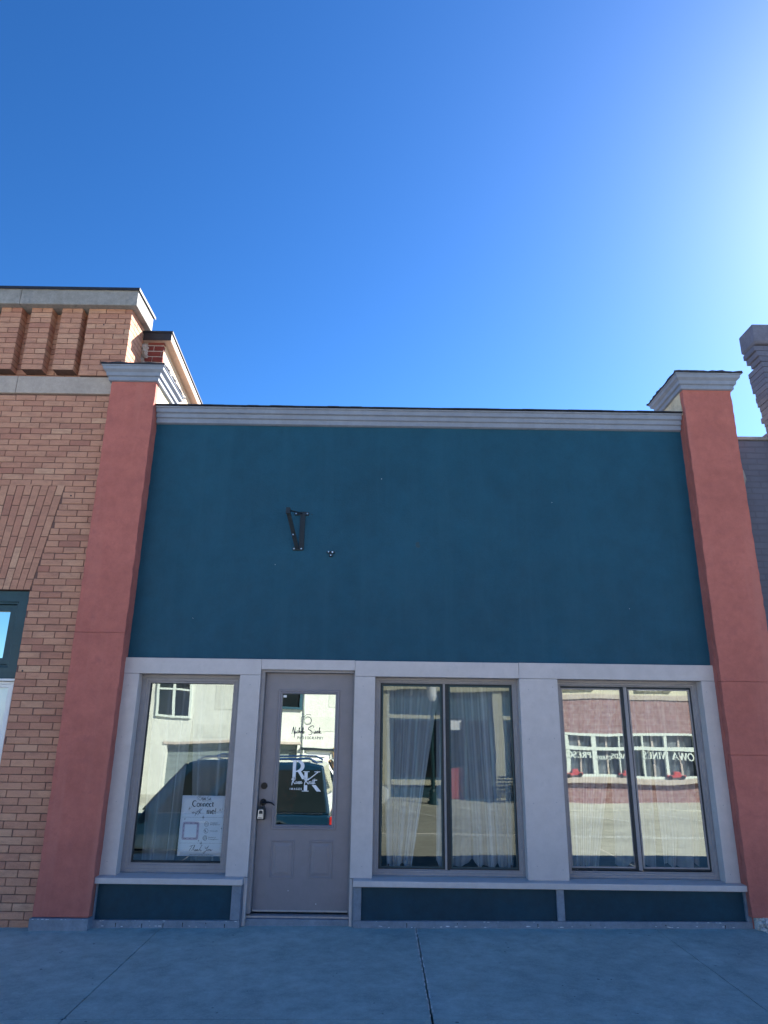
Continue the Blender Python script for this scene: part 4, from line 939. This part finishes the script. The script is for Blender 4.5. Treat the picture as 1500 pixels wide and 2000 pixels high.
# its window: dark teal transom over a white framed window
MB().box(WX1 - .001 - .0, WX1 + .0035, YF + .012, 0.25, -0.1, WZ1).build('jamb', 'door_red', lbld)
wf = MB(); wf.ring(WX0 + .004, WX1 - .002, 2.006, WZ1, [(0, 0.0), (.105, 0.0), (.108, 0.012), (.125, 0.012), (.128, 0.03), (.128, 0.12), (0, 0.12)])
wfo = wf.build('transom_window', 'teal_frame', lbld, bevel=0.003)
MB().ring(WX0 + .135, WX1 - .131, 2.137, WZ1 - .131, [(0, 0.035), (.06, 0.035), (.06, 0.1), (0, 0.1)]).build('sash', 'teal_frame', wfo, bevel=0.003)
grid_pane(WX0 + .19, WX1 - .188, 2.195, WZ1 - .188, 0.065, 'glass', 'pane_sky', wfo)
MB().box(WX0 + .004, WX1 - .004, -0.035, 0.15, 1.984, 2.004).build('ledge', 'white_paint', wfo, bevel=0.002)
lw_ = MB(); lw_.ring(WX0 + .03, WX1 - .022, -0.02, 1.978, [(0, 0.0), (.022, 0.0), (.026, 0.010), (.05, 0.010), (.054, .02), (.054, 0.10), (0, 0.10)])
lwo = lw_.build('lower_window', 'white_paint', lbld, bevel=0.002)
MB().box(WX0 + .08, WX1 - .075, 0.055, 0.065, 0.03, 1.926).build('white_blind', 'blind_white', lwo)
grid_pane(WX0 + .08, WX1 - .075, 0.03, 1.926, 0.030, 'glass', 'pane_shop', lwo)
MB().box(-14.0, XL - .003, YF, 0.3, -0.2, 5.944).build('wall', 'brick_far', lbld)
MB().box(-14.0, XL - .003, -0.17, 0.36, 5.948, 6.142).build('coping', 'coping_stone', lbld, bevel=0.008)
ho = MB()
for x, z in ((-0.890, 2.075), (-0.70, 3.80), (-1.62, 4.75), (-0.62, 5.75)): ho.disc((x, z), .008, YF - .0035 - (.045 if z > 5 else 0), YF + .0 - (.045 if z > 5 else 0), 10)
ho.build('anchor_hole', 'ink', wall)

# ================================================================== RIGHT NEIGHBOUR (weathered dark brick, bluish glare put into its colours)
rbld = thing('brick_building', 'tall dark weathered brick building at the right edge behind the right pilaster', 'building', (7.6, 0, 0))
MB().box(6.10, 6.50, 0.06, 0.4, -0.2, 4.560).build('low_wall', 'wall_glare_blue', rbld, bevel=0.006)
MB().box(6.085, 6.52, 0.04, 0.42, 4.563, 4.600).build('low_wall_coping', 'coping_stone', rbld, bevel=0.008)
MB().prism_xz([(6.10, 4.06), (6.165, 4.03), (6.195, 4.12), (6.18, 4.22), (6.12, 4.20)], 0.045, 0.058).build('patch', 'coping_stone', rbld)
tw = MB(); z = -0.1; i = 0
while z < 5.66:
    x0 = 6.53
    if z > 5.58: x0 = 6.47
    elif z > 5.50: x0 = 6.49
    elif z > 5.42: x0 = 6.51
    if z > 5.52: yb = 0.205
    elif z > 5.44: yb = 0.165
    elif z > 5.36: yb = 0.265
    elif z > 4.66: yb = 0.255 - 0.13 * (5.36 - z) / 0.7 + random.choice((-.018, -.008, 0, .004, .012, .018))
    else: yb = 0.34
    course(tw, x0, 9.5, z, -0.02, min(yb + .02, 0.36), 0.106 if i % 2 else 0, 0.0655)
    a = -0.02
    if random.random() > .07: tw.box(x0 + random.uniform(-.006, .012), x0 + .2, -0.018, yb + random.uniform(-.012, .012), z + random.uniform(-.002, .003), z + .057, tint())
    z += 0.0655; i += 1
tw.build('tower_brickwork', 'brick_glare_blue', rbld)
MB().box(6.56, 9.5, 0.0, 0.12, -0.1, 5.66).build('wall', 'mortar', rbld)
MB().box(9.503, 17.0, -0.03, 0.35, -0.1, 5.66).build('wall', 'wall_glare_blue', rbld)  # unseen stretch, added so the building's shadow reaches further along the street
MB().stack(6.50, 17.0, -0.02, 0.20, [(0.018, 5.672), (0.035, 5.70), (0.035, 5.905)]).build('coping', 'cap_glare_blue', rbld, bevel=0.01)

# ================================================================== ACROSS THE STREET (seen in the panes)
YO = -25.0
def ob(name, x0, x1, z0, z1, d0, d1, mat, parent, bv=0.0):   # box on a far facade; d = how far it stands out towards the street
    return MB().box(x0, x1, YO + d0, YO + d1, z0, z1).build(name, mat, parent, bevel=bv)
def far_window(x0, x1, z0, z1, parent, trim, cols=1, rows=1, glassm='pane_shop', fw=0.10, back='dark_inside'):
    f = MB(); f.ring(x0, x1, z0, z1, [(0, YO + .10), (fw, YO + .10), (fw, YO - .05), (0, YO - .05)])
    for c in range(1, cols): xx = x0 + (x1 - x0) * c / cols; f.box(xx - fw / 2, xx + fw / 2, YO - .04, YO + .085, z0 + fw, z1 - fw)
    for r_ in range(1, rows): zz = z0 + (z1 - z0) * r_ / rows; f.box(x0 + fw, x1 - fw, YO - .038, YO + .08, zz - fw / 3, zz + fw / 3)
    o = f.build('window', trim, parent)
    MB().box(x0 + fw * .5, x1 - fw * .5, YO + .02, YO + .03, z0 + fw * .5, z1 - fw * .5).build('glass', 'car_glass', o)
    return o
# white stucco building
st = thing('stucco_building', 'white stucco building across the street with a dark garage opening, reflected in the door', 'building', (-6, -26, -1.1))
def wall_holes(x0, x1, z0, z1, holes, y0, y1):
    mb = MB(); xsx = sorted({x0, x1, *[h for q in holes for h in q[:2]]}); zsx = sorted({z0, z1, *[h for q in holes for h in q[2:]]})
    for i in range(len(xsx) - 1):
        for j in range(len(zsx) - 1):
            cx, cz = (xsx[i] + xsx[i + 1]) / 2, (zsx[j] + zsx[j + 1]) / 2
            if any(a < cx < b2 and c < cz < e for a, b2, c, e in holes): continue
            mb.box(xsx[i], xsx[i + 1], y0, y1, zsx[j], zsx[j + 1])
    return mb
H1 = [(-7.45, -5.9, 2.2, 4.4), (-2.9, -1.0, 2.55, 4.2), (-6.9, -1.15, -1.05, 1.03), (-0.75, 0.35, -1.05, 0.75), (-11.0, -9.4, 2.2, 4.4)]
wall_holes(-13.0, 2.25, -1.2, 6.3, H1, YO - .35, YO).build('wall', 'stucco_white', st)
far_window(-7.45, -5.9, 2.2, 4.4, st, 'pale_trim', 2, 2); far_window(-2.9, -1.0, 2.55, 4.2, st, 'shop_teal', 2, 1); far_window(-11.0, -9.4, 2.2, 4.4, st, 'pale_trim', 2, 2)
for x0, x1 in ((-6.9, -4.06), (-4.0, -1.15)):
    q = MB()
    for i in range(8): q.box(x0, x1, YO - .42, YO - .30 + (.012 if i % 2 else 0), -1.05 + i * .26, -1.05 + (i + 1) * .26 - .012)
    q.build('shutter', 'grey_shutter', st)
ob('lintel_beam', -7.05, -1.0, 1.033, 1.16, .002, .05, 'stone', st, .01)
for x, r_ in ((-8.15, .05), (-0.88, .03)): MB().tube([(x, YO + .09, z) for z in (-1.05, 1, 3, 5.2, 6.2)], r_, 8).build('downpipe', 'pale_trim', st)
ob('meter_box', -3.75, -3.35, 1.35, 1.85, .002, .16, 'grey_shutter', st, .02)
for x0, x1, z0, z1 in ((-5.6, -4.3, 1.30, 1.95), (-0.6, 1.3, 1.6, 2.3), (0.2, 1.6, 2.7, 3.5), (-4.9, -3.9, 2.6, 3.5)): ob('plaster_patch', x0, x1, z0, z1, .001, .012, 'patch_plaster', st, .004)
ob('door', -0.75, 0.35, -1.05, 0.75, -.15, -.05, 'white_paint', st); ob('sign_board', 0.5, 2.0, 0.55, 0.95, 0.002, 0.08, 'orange_sign', st)
ob('coping', -13.1, 2.3, 6.303, 6.5, -.4, .08, 'stone', st, .02); ob('lintel', -1.0, 2.1, 0.80, 0.9, .002, .12, 'black_iron', st)
MB().box(-13, 2.25, -38, YO - .36, -1.2, 6.0).build('body', 'stucco_white', st)
# dark teal shopfront with cream posts
sf = thing('storefront_building', 'dark teal shopfront with cream posts across the street, reflected in the middle window', 'building', (5.6, -26, -1.1))
MB().box(2.3, 9.2, -38, YO - .36, -1.2, 6.6).build('body', 'shop_teal', sf)
wall_holes(2.3, 9.2, -1.2, 6.6, [(2.95, 5.15, -0.2, 2.3), (5.3, 7.4, -1.05, 2.3), (7.95, 9.0, -0.2, 2.3), (3.2, 4.6, 3.9, 5.6), (6.6, 8.0, 3.9, 5.6)], YO - .35, YO).build('wall', 'shop_teal', sf)
for a, b2 in ((2.45, 2.90), (5.16, 5.26), (7.50, 7.90), (9.02, 9.18)): ob('post', a, b2, -1.05, 3.4, .002, .14, 'cream_trim', sf, .01)
ob('sill_band', 2.92, 5.14, -0.45, -0.20, .002, .12, 'cream_trim', sf, .01); ob('sill_band', 7.92, 9.0, -0.45, -0.20, .002, .12, 'cream_trim', sf, .01)
ob('sign_band', 2.92, 5.14, 2.28, 2.46, .002, .10, 'cream_trim', sf, .01); ob('sign_band', 7.92, 9.0, 2.28, 2.46, .002, .10, 'cream_trim', sf, .01)
ob('cornice', 2.3, 9.2, 3.42, 3.62, .002, .25, 'cream_trim', sf, .02)
far_window(2.95, 5.15, -0.2, 2.28, sf, 'shop_teal', 2, 1); far_window(7.95, 9.0, -0.2, 2.28, sf, 'shop_teal', 1, 1); far_window(6.2, 7.4, -1.05, 2.28, sf, 'shop_teal', 1, 2)
far_window(3.2, 4.6, 3.9, 5.6, sf, 'cream_trim', 1, 2); far_window(6.6, 8.0, 3.9, 5.6, sf, 'cream_trim', 1, 2)
ob('door', 5.32, 6.18, -1.05, 0.25, -.2, -.1, 'door_red', sf); ob('door_light', 5.32, 6.18, 0.252, 2.28, -.2, -.12, 'car_glass', sf)
ob('notice', 5.40, 6.05, 1.75, 2.25, -.117, -.10, 'paper', sf)
# red brick shop
bs = thing('brick_shop', 'red brick shop with white framed windows across the street, reflected in the right window', 'building', (13.5, -26, -1.1))
MB().box(9.25, 17.6, -38, YO - .36, -1.2, 3.3).build('body', 'brick_back', bs)
BZ0, BZT, BZ1 = -0.12, 1.12, 1.74
bays = [(9.55, 10.55), (10.72, 11.72), (11.92, 12.92), (12.98, 13.5), (13.6, 13.98), (14.06, 14.98), (15.1, 16.2), (16.36, 17.3)]
wall_holes(9.25, 17.6, -1.2, 3.2, [(9.5, 17.35, BZ0, BZ1)], YO - .35, YO).build('wall', 'brick_back', bs)
ob('window_board', 9.5, 17.35, BZ1 - .10, BZ1, -.1, .07, 'pale_trim', bs); ob('window_board', 9.5, 17.35, BZT - .08, BZT + .08, -.1, .075, 'pale_trim', bs); ob('window_board', 9.5, 17.35, BZ0, BZ0 + .09, -.1, .07, 'pale_trim', bs)
prev = 9.5
for a, b2 in bays + [(17.35, 17.35)]:
    ob('window_post', prev, a, BZ0 + .0925, BZ1 - .1025, -.1, .06, 'pale_trim', bs) if a - prev > .03 else None
    prev = b2
ob('glass', 9.52, 17.33, BZ0 + .02, BZ1 - .02, -.16, -.15, 'shop_glass', bs)
for a, b2 in bays:
    if b2 - a > .8: ob('muntin', (a + b2) / 2 - .04, (a + b2) / 2 + .04, BZ0 + .09, BZ1 - .1, -.14, -.11, 'stone', bs)
ob('stone_sill', 9.4, 17.45, BZ0 - .20, BZ0 - .003, .002, .20, 'stone', bs, .02)
ob('parapet_band', 9.25, 17.6, 3.203, 3.42, -.35, .06, 'stone', bs, .02)
wall_holes(9.25, 17.0, 3.423, 6.4, [(10.2, 12.0, 3.6, 5.4), (14.0, 15.6, 3.6, 5.4)], YO - .35, YO - .02).build('upper_wall', 'cream_trim', bs)
far_window(10.2, 12.0, 3.6, 5.4, bs, 'white_paint', 2, 2); far_window(14.0, 15.6, 3.6, 5.4, bs, 'white_paint', 2, 2)
for txt, x, h in (('IOWA WINES', 16.25, 0.36), ('CARDS', 13.45, 0.27), ('CARDS', 12.55, 0.20), ('PRESCRIPTIONS', 11.66, 0.34)):
    ik = Ink(x, 0.66 if h > .25 else 0.60, YO + .078, 1.0, sx=-1); ik.o = (x, ik.o[1], YO + .078, 1.0, -1, 0.0); serif(ik, txt, 0, 0, h * .86, .03, 1.5)
    ik.build('window_lettering', 'pale_trim', bs)
# red toy pickup ornaments on the sill
def toy(x):
    t = thing('toy_truck', 'small red pickup truck ornament on the window sill of the brick shop', 'ornament', (x, YO + .12, BZ0), 'red truck ornaments on the brick shop sill')
    y0, y1 = YO + .03, YO + .17; z = BZ0
    b_ = MB(); b_.prism_xz([(x - .36, z + .07), (x + .36, z + .07), (x + .36, z + .15), (x + .20, z + .17), (x + .13, z + .29), (x - .08, z + .29), (x - .10, z + .16), (x - .36, z + .16)], y0, y1); b_.build('body', 'toy_red', t, bevel=.015)
    for dx in (-.25, .25):
        wv = MB(); wv.disc((x + dx, z + .075), .075, y1 + .002, y1 + .04, 16); wv.build('wheel', 'tyre', t)
    return t
t0 = toy(15.3)
for x in (13.15, 10.85):
    c = t0.copy(); COL.objects.link(c); c.location.x = x
    for ch in t0.children: k_ = ch.copy(); COL.objects.link(k_); k_.parent = c; k_.location = ch.location
lab = ['rightmost red pickup truck ornament on the brick shop sill', 'middle red pickup truck ornament on the brick shop sill', 'leftmost red pickup truck ornament on the brick shop sill']
for o_, l_ in zip([o for o in COL.objects if o.type == 'EMPTY' and o.name.startswith('toy_truck')], lab): o_['label'] = l_
# street lamp and bench on the far pavement
lp = thing('street_lamp', 'dark green street lamp post with a flared base across the street', 'street lamp', (4.55, -22.3, -1.06))
MB().tube([(4.55, -22.3, z) for z in (-1.06, -.95, -.93, -.55, -.45, .1, 2.9)], [.24, .22, .17, .14, .095, .075, .055], 16).build('post', 'teal_frame', lp)
MB().tube([(4.55, -22.3, z) for z in (2.9, 2.95, 3.1, 3.4, 3.5, 3.6)], [.06, .12, .17, .19, .12, .03], 16).build('lantern', 'blind_white', lp)
bn = thing('park_bench', 'black slatted metal bench in front of the teal shopfront across the street', 'bench', (8.2, -24.2, -1.06))
b_ = MB()
for i in range(5): b_.box(7.5, 8.9, -24.5 + i * .1, -24.44 + i * .1, -.63, -.60)
b_.build('seat', 'black_iron', bn); b_ = MB()
for i in range(4): b_.box(7.5, 8.9, -24.56, -24.53, -.52 + i * .11, -.45 + i * .11)
b_.build('backrest', 'black_iron', bn)
for x in (7.5, 8.86):
    for y in (-24.5, -24.08): MB().box(x, x + .04, y, y + .04, -1.06, -.635).build('leg', 'black_iron', bn)

# vehicles: side profile extruded, cabin narrower than the body
def vehicle(name, label, cat, x, y, z, L_, W_, Hh, kind, body, face, group=None):
    """x = front bumper; the car runs towards +X*face; side windows are separate panes."""
    t = thing(name, label, cat, (x + face * L_ / 2, y, z), group)
    X = lambda u: x + face * u * L_
    r = .36; wf_, wr_ = .19, .80
    def arch(u): return [(u - .088 + .176 * i / 8, .30 + math.sin(math.pi * i / 8) * .46) for i in range(9)]
    belt = .92 if kind != 'pickup' else 1.0
    low_ = [(0.0, .45), (.03, .30)] + arch(wf_) + [(.5, .26)] + arch(wr_) + [(.97, .32), (1.0, .5)]
    if kind == 'suv': top = [(1.0, .80), (.985, belt), (.30, belt + .02), (.26, belt), (.05, .82), (.01, .7)]
    elif kind == 'pickup': top = [(1.0, .95), (.99, belt), (.32, belt), (.28, belt + .02), (.04, .95), (.0, .8)]
    else: top = [(1.0, .70), (.97, .90), (.80, belt), (.33, belt), (.28, belt - .02), (.04, .76), (.0, .62)]
    pts = [(X(u), z + h) for u, h in low_ + top]
    MB().prism_xz(pts, y - W_ / 2, y + W_ / 2).build('body', body, t, bevel=.05, seg=3)
    if kind == 'suv': gh = [(.285, belt), (.985, belt), (.955, Hh - .05), (.90, Hh), (.50, Hh + .01), (.445, Hh - .03)]
    elif kind == 'pickup': gh = [(.30, belt), (.62, belt), (.60, Hh - .03), (.56, Hh), (.44, Hh), (.41, Hh - .04)]
    else: gh = [(.31, belt), (.88, belt), (.76, Hh - .02), (.66, Hh), (.50, Hh), (.44, Hh - .04)]
    cb = MB(); cx_ = sum(p[0] for p in gh) / len(gh); inset = lambda h: W_ / 2 - .04 - (h - belt) * .22
    cb.loft([[(X(u), y + sgn * inset(h), z + h) for u, h in gh] for sgn in (-1, 1)]); cab = cb.build('cabin', body, t, bevel=.04, seg=3)
    a, b2 = gh[0][0], gh[1][0]; ta, tb = gh[-1][0], gh[2][0]
    nw = 3 if kind == 'suv' else (1 if kind == 'pickup' else 2)
    for sgn in (-1, 1):
        for q in range(nw):
            f0, f1 = q / nw + .02 + (.06 if q == 0 else 0), (q + 1) / nw - .02
            h0, h1 = belt + .04, Hh - .12
            tt = (h1 - belt) / (Hh - belt)
            lo0, lo1 = a + (b2 - a) * f0, a + (b2 - a) * f1
            tA, tB = a + (ta - a) * tt, b2 + (tb - b2) * tt
            hi0, hi1 = tA + (tB - tA) * max(f0, .03), tA + (tB - tA) * f1
            q4 = [(lo0, h0), (lo1, h0), (hi1, h1), (hi0, h1)]
            pv = MB(); pv.loft([[(X(u), y + sgn * (inset(h) + o_), z + h) for u, h in q4] for o_ in (-.02, .012)]); pv.build('side_window', 'car_glass', t, bevel=.01)
    ws = MB(); u0, u1 = gh[0], gh[-1]
    dn = -.004
    ws.loft([[(X(u0[0] + .005 + dn * k), y - inset(belt) + .1, z + belt + .05), (X(u0[0] + .005 + dn * k), y + inset(belt) - .1, z + belt + .05), (X(u1[0] - .012 + dn * k), y + inset(Hh) - .1, z + u1[1] - .03), (X(u1[0] - .012 + dn * k), y - inset(Hh) + .1, z + u1[1] - .03)] for k in (0, 2)]); ws.build('windscreen', 'car_glass', t)
    if kind == 'suv':
        for sgn in (-1, 1):
            yy = y + sgn * (inset(Hh) - .05)
            MB().tube([(X(.47), yy, z + Hh - .01), (X(.50), yy, z + Hh + .055), (X(.70), yy, z + Hh + .065), (X(.90), yy, z + Hh + .055), (X(.93), yy, z + Hh - .01)], .018, 8).build('roof_glint_rail', 'chrome', t)  # added rails, stand in for the sun highlight along the roof edge
            ys = y + sgn * (W_ / 2 + .002)
            for u in (.50, .70): MB().box(min(X(u), X(u + .045)), max(X(u), X(u + .045)), min(ys, ys + sgn * .03), max(ys, ys + sgn * .03), z + belt - .14, z + belt - .11).build('door_handle', 'chrome', t, bevel=.006)
            yb_ = y + sgn * (inset(belt) + .012); MB().box(min(X(.33), X(.96)), max(X(.33), X(.96)), yb_ - .012, yb_ + .012, z + belt + .012, z + belt + .034).build('belt_trim', 'chrome', t)
    for u in (wf_, wr_):
        for sgn in (-1, 1):
            wv = MB(); yc = y + sgn * (W_ / 2 - .11); wv.disc((X(u), z + r), r, yc - .11, yc + .11, 28); wo = wv.build('wheel', 'tyre', t, bevel=.03)
            rm_ = MB(); ys = (yc + .1115, yc + .13) if sgn > 0 else (yc - .13, yc - .1115); rm_.disc((X(u), z + r), .22, ys[0], ys[1], 24); rm_.build('rim', 'alu', wo)
    for sgn in (-1, 1):
        MB().box(min(X(.985), X(1.004)), max(X(.985), X(1.004)), y + sgn * (W_ / 2 - .12) - .10, y + sgn * (W_ / 2 - .12) + .125, z + .62, z + .88).build('tail_light', 'tail_red', t, bevel=.02)
        MB().box(min(X(-.004), X(.02)), max(X(-.004), X(.02)), y + sgn * (W_ / 2 - .22) - .15, y + sgn * (W_ / 2 - .22) + .15, z + .60, z + .72).build('headlight', 'chrome', t, bevel=.02)
        mx_ = X(gh[0][0] + .045); MB().box(mx_ - .05, mx_ + .05, y + sgn * W_ / 2, y + sgn * (W_ / 2 + .18), z + belt + .0, z + belt + .15).build('mirror', body, t, bevel=.04)
    for u in ((.02, .985)): MB().box(min(X(u), X(u + .02)), max(X(u), X(u + .02)), y - W_ / 2 + .1, y + W_ / 2 - .1, z + .36, z + .50).build('bumper', 'black_iron', t, bevel=.02)
    return t
vehicle('parked_car', 'dark blue sport utility vehicle reflected in the door and the left window', 'car', -3.45, -8.05, -0.80, 5.05, 1.96, 1.82, 'suv', 'car_paint', 1)
vehicle('parked_car', 'white pickup truck parked across the street before the stucco building', 'pickup truck', 2.75, -19.6, rz(0, -19.6), 5.2, 1.95, 1.75, 'pickup', 'car_white', -1)
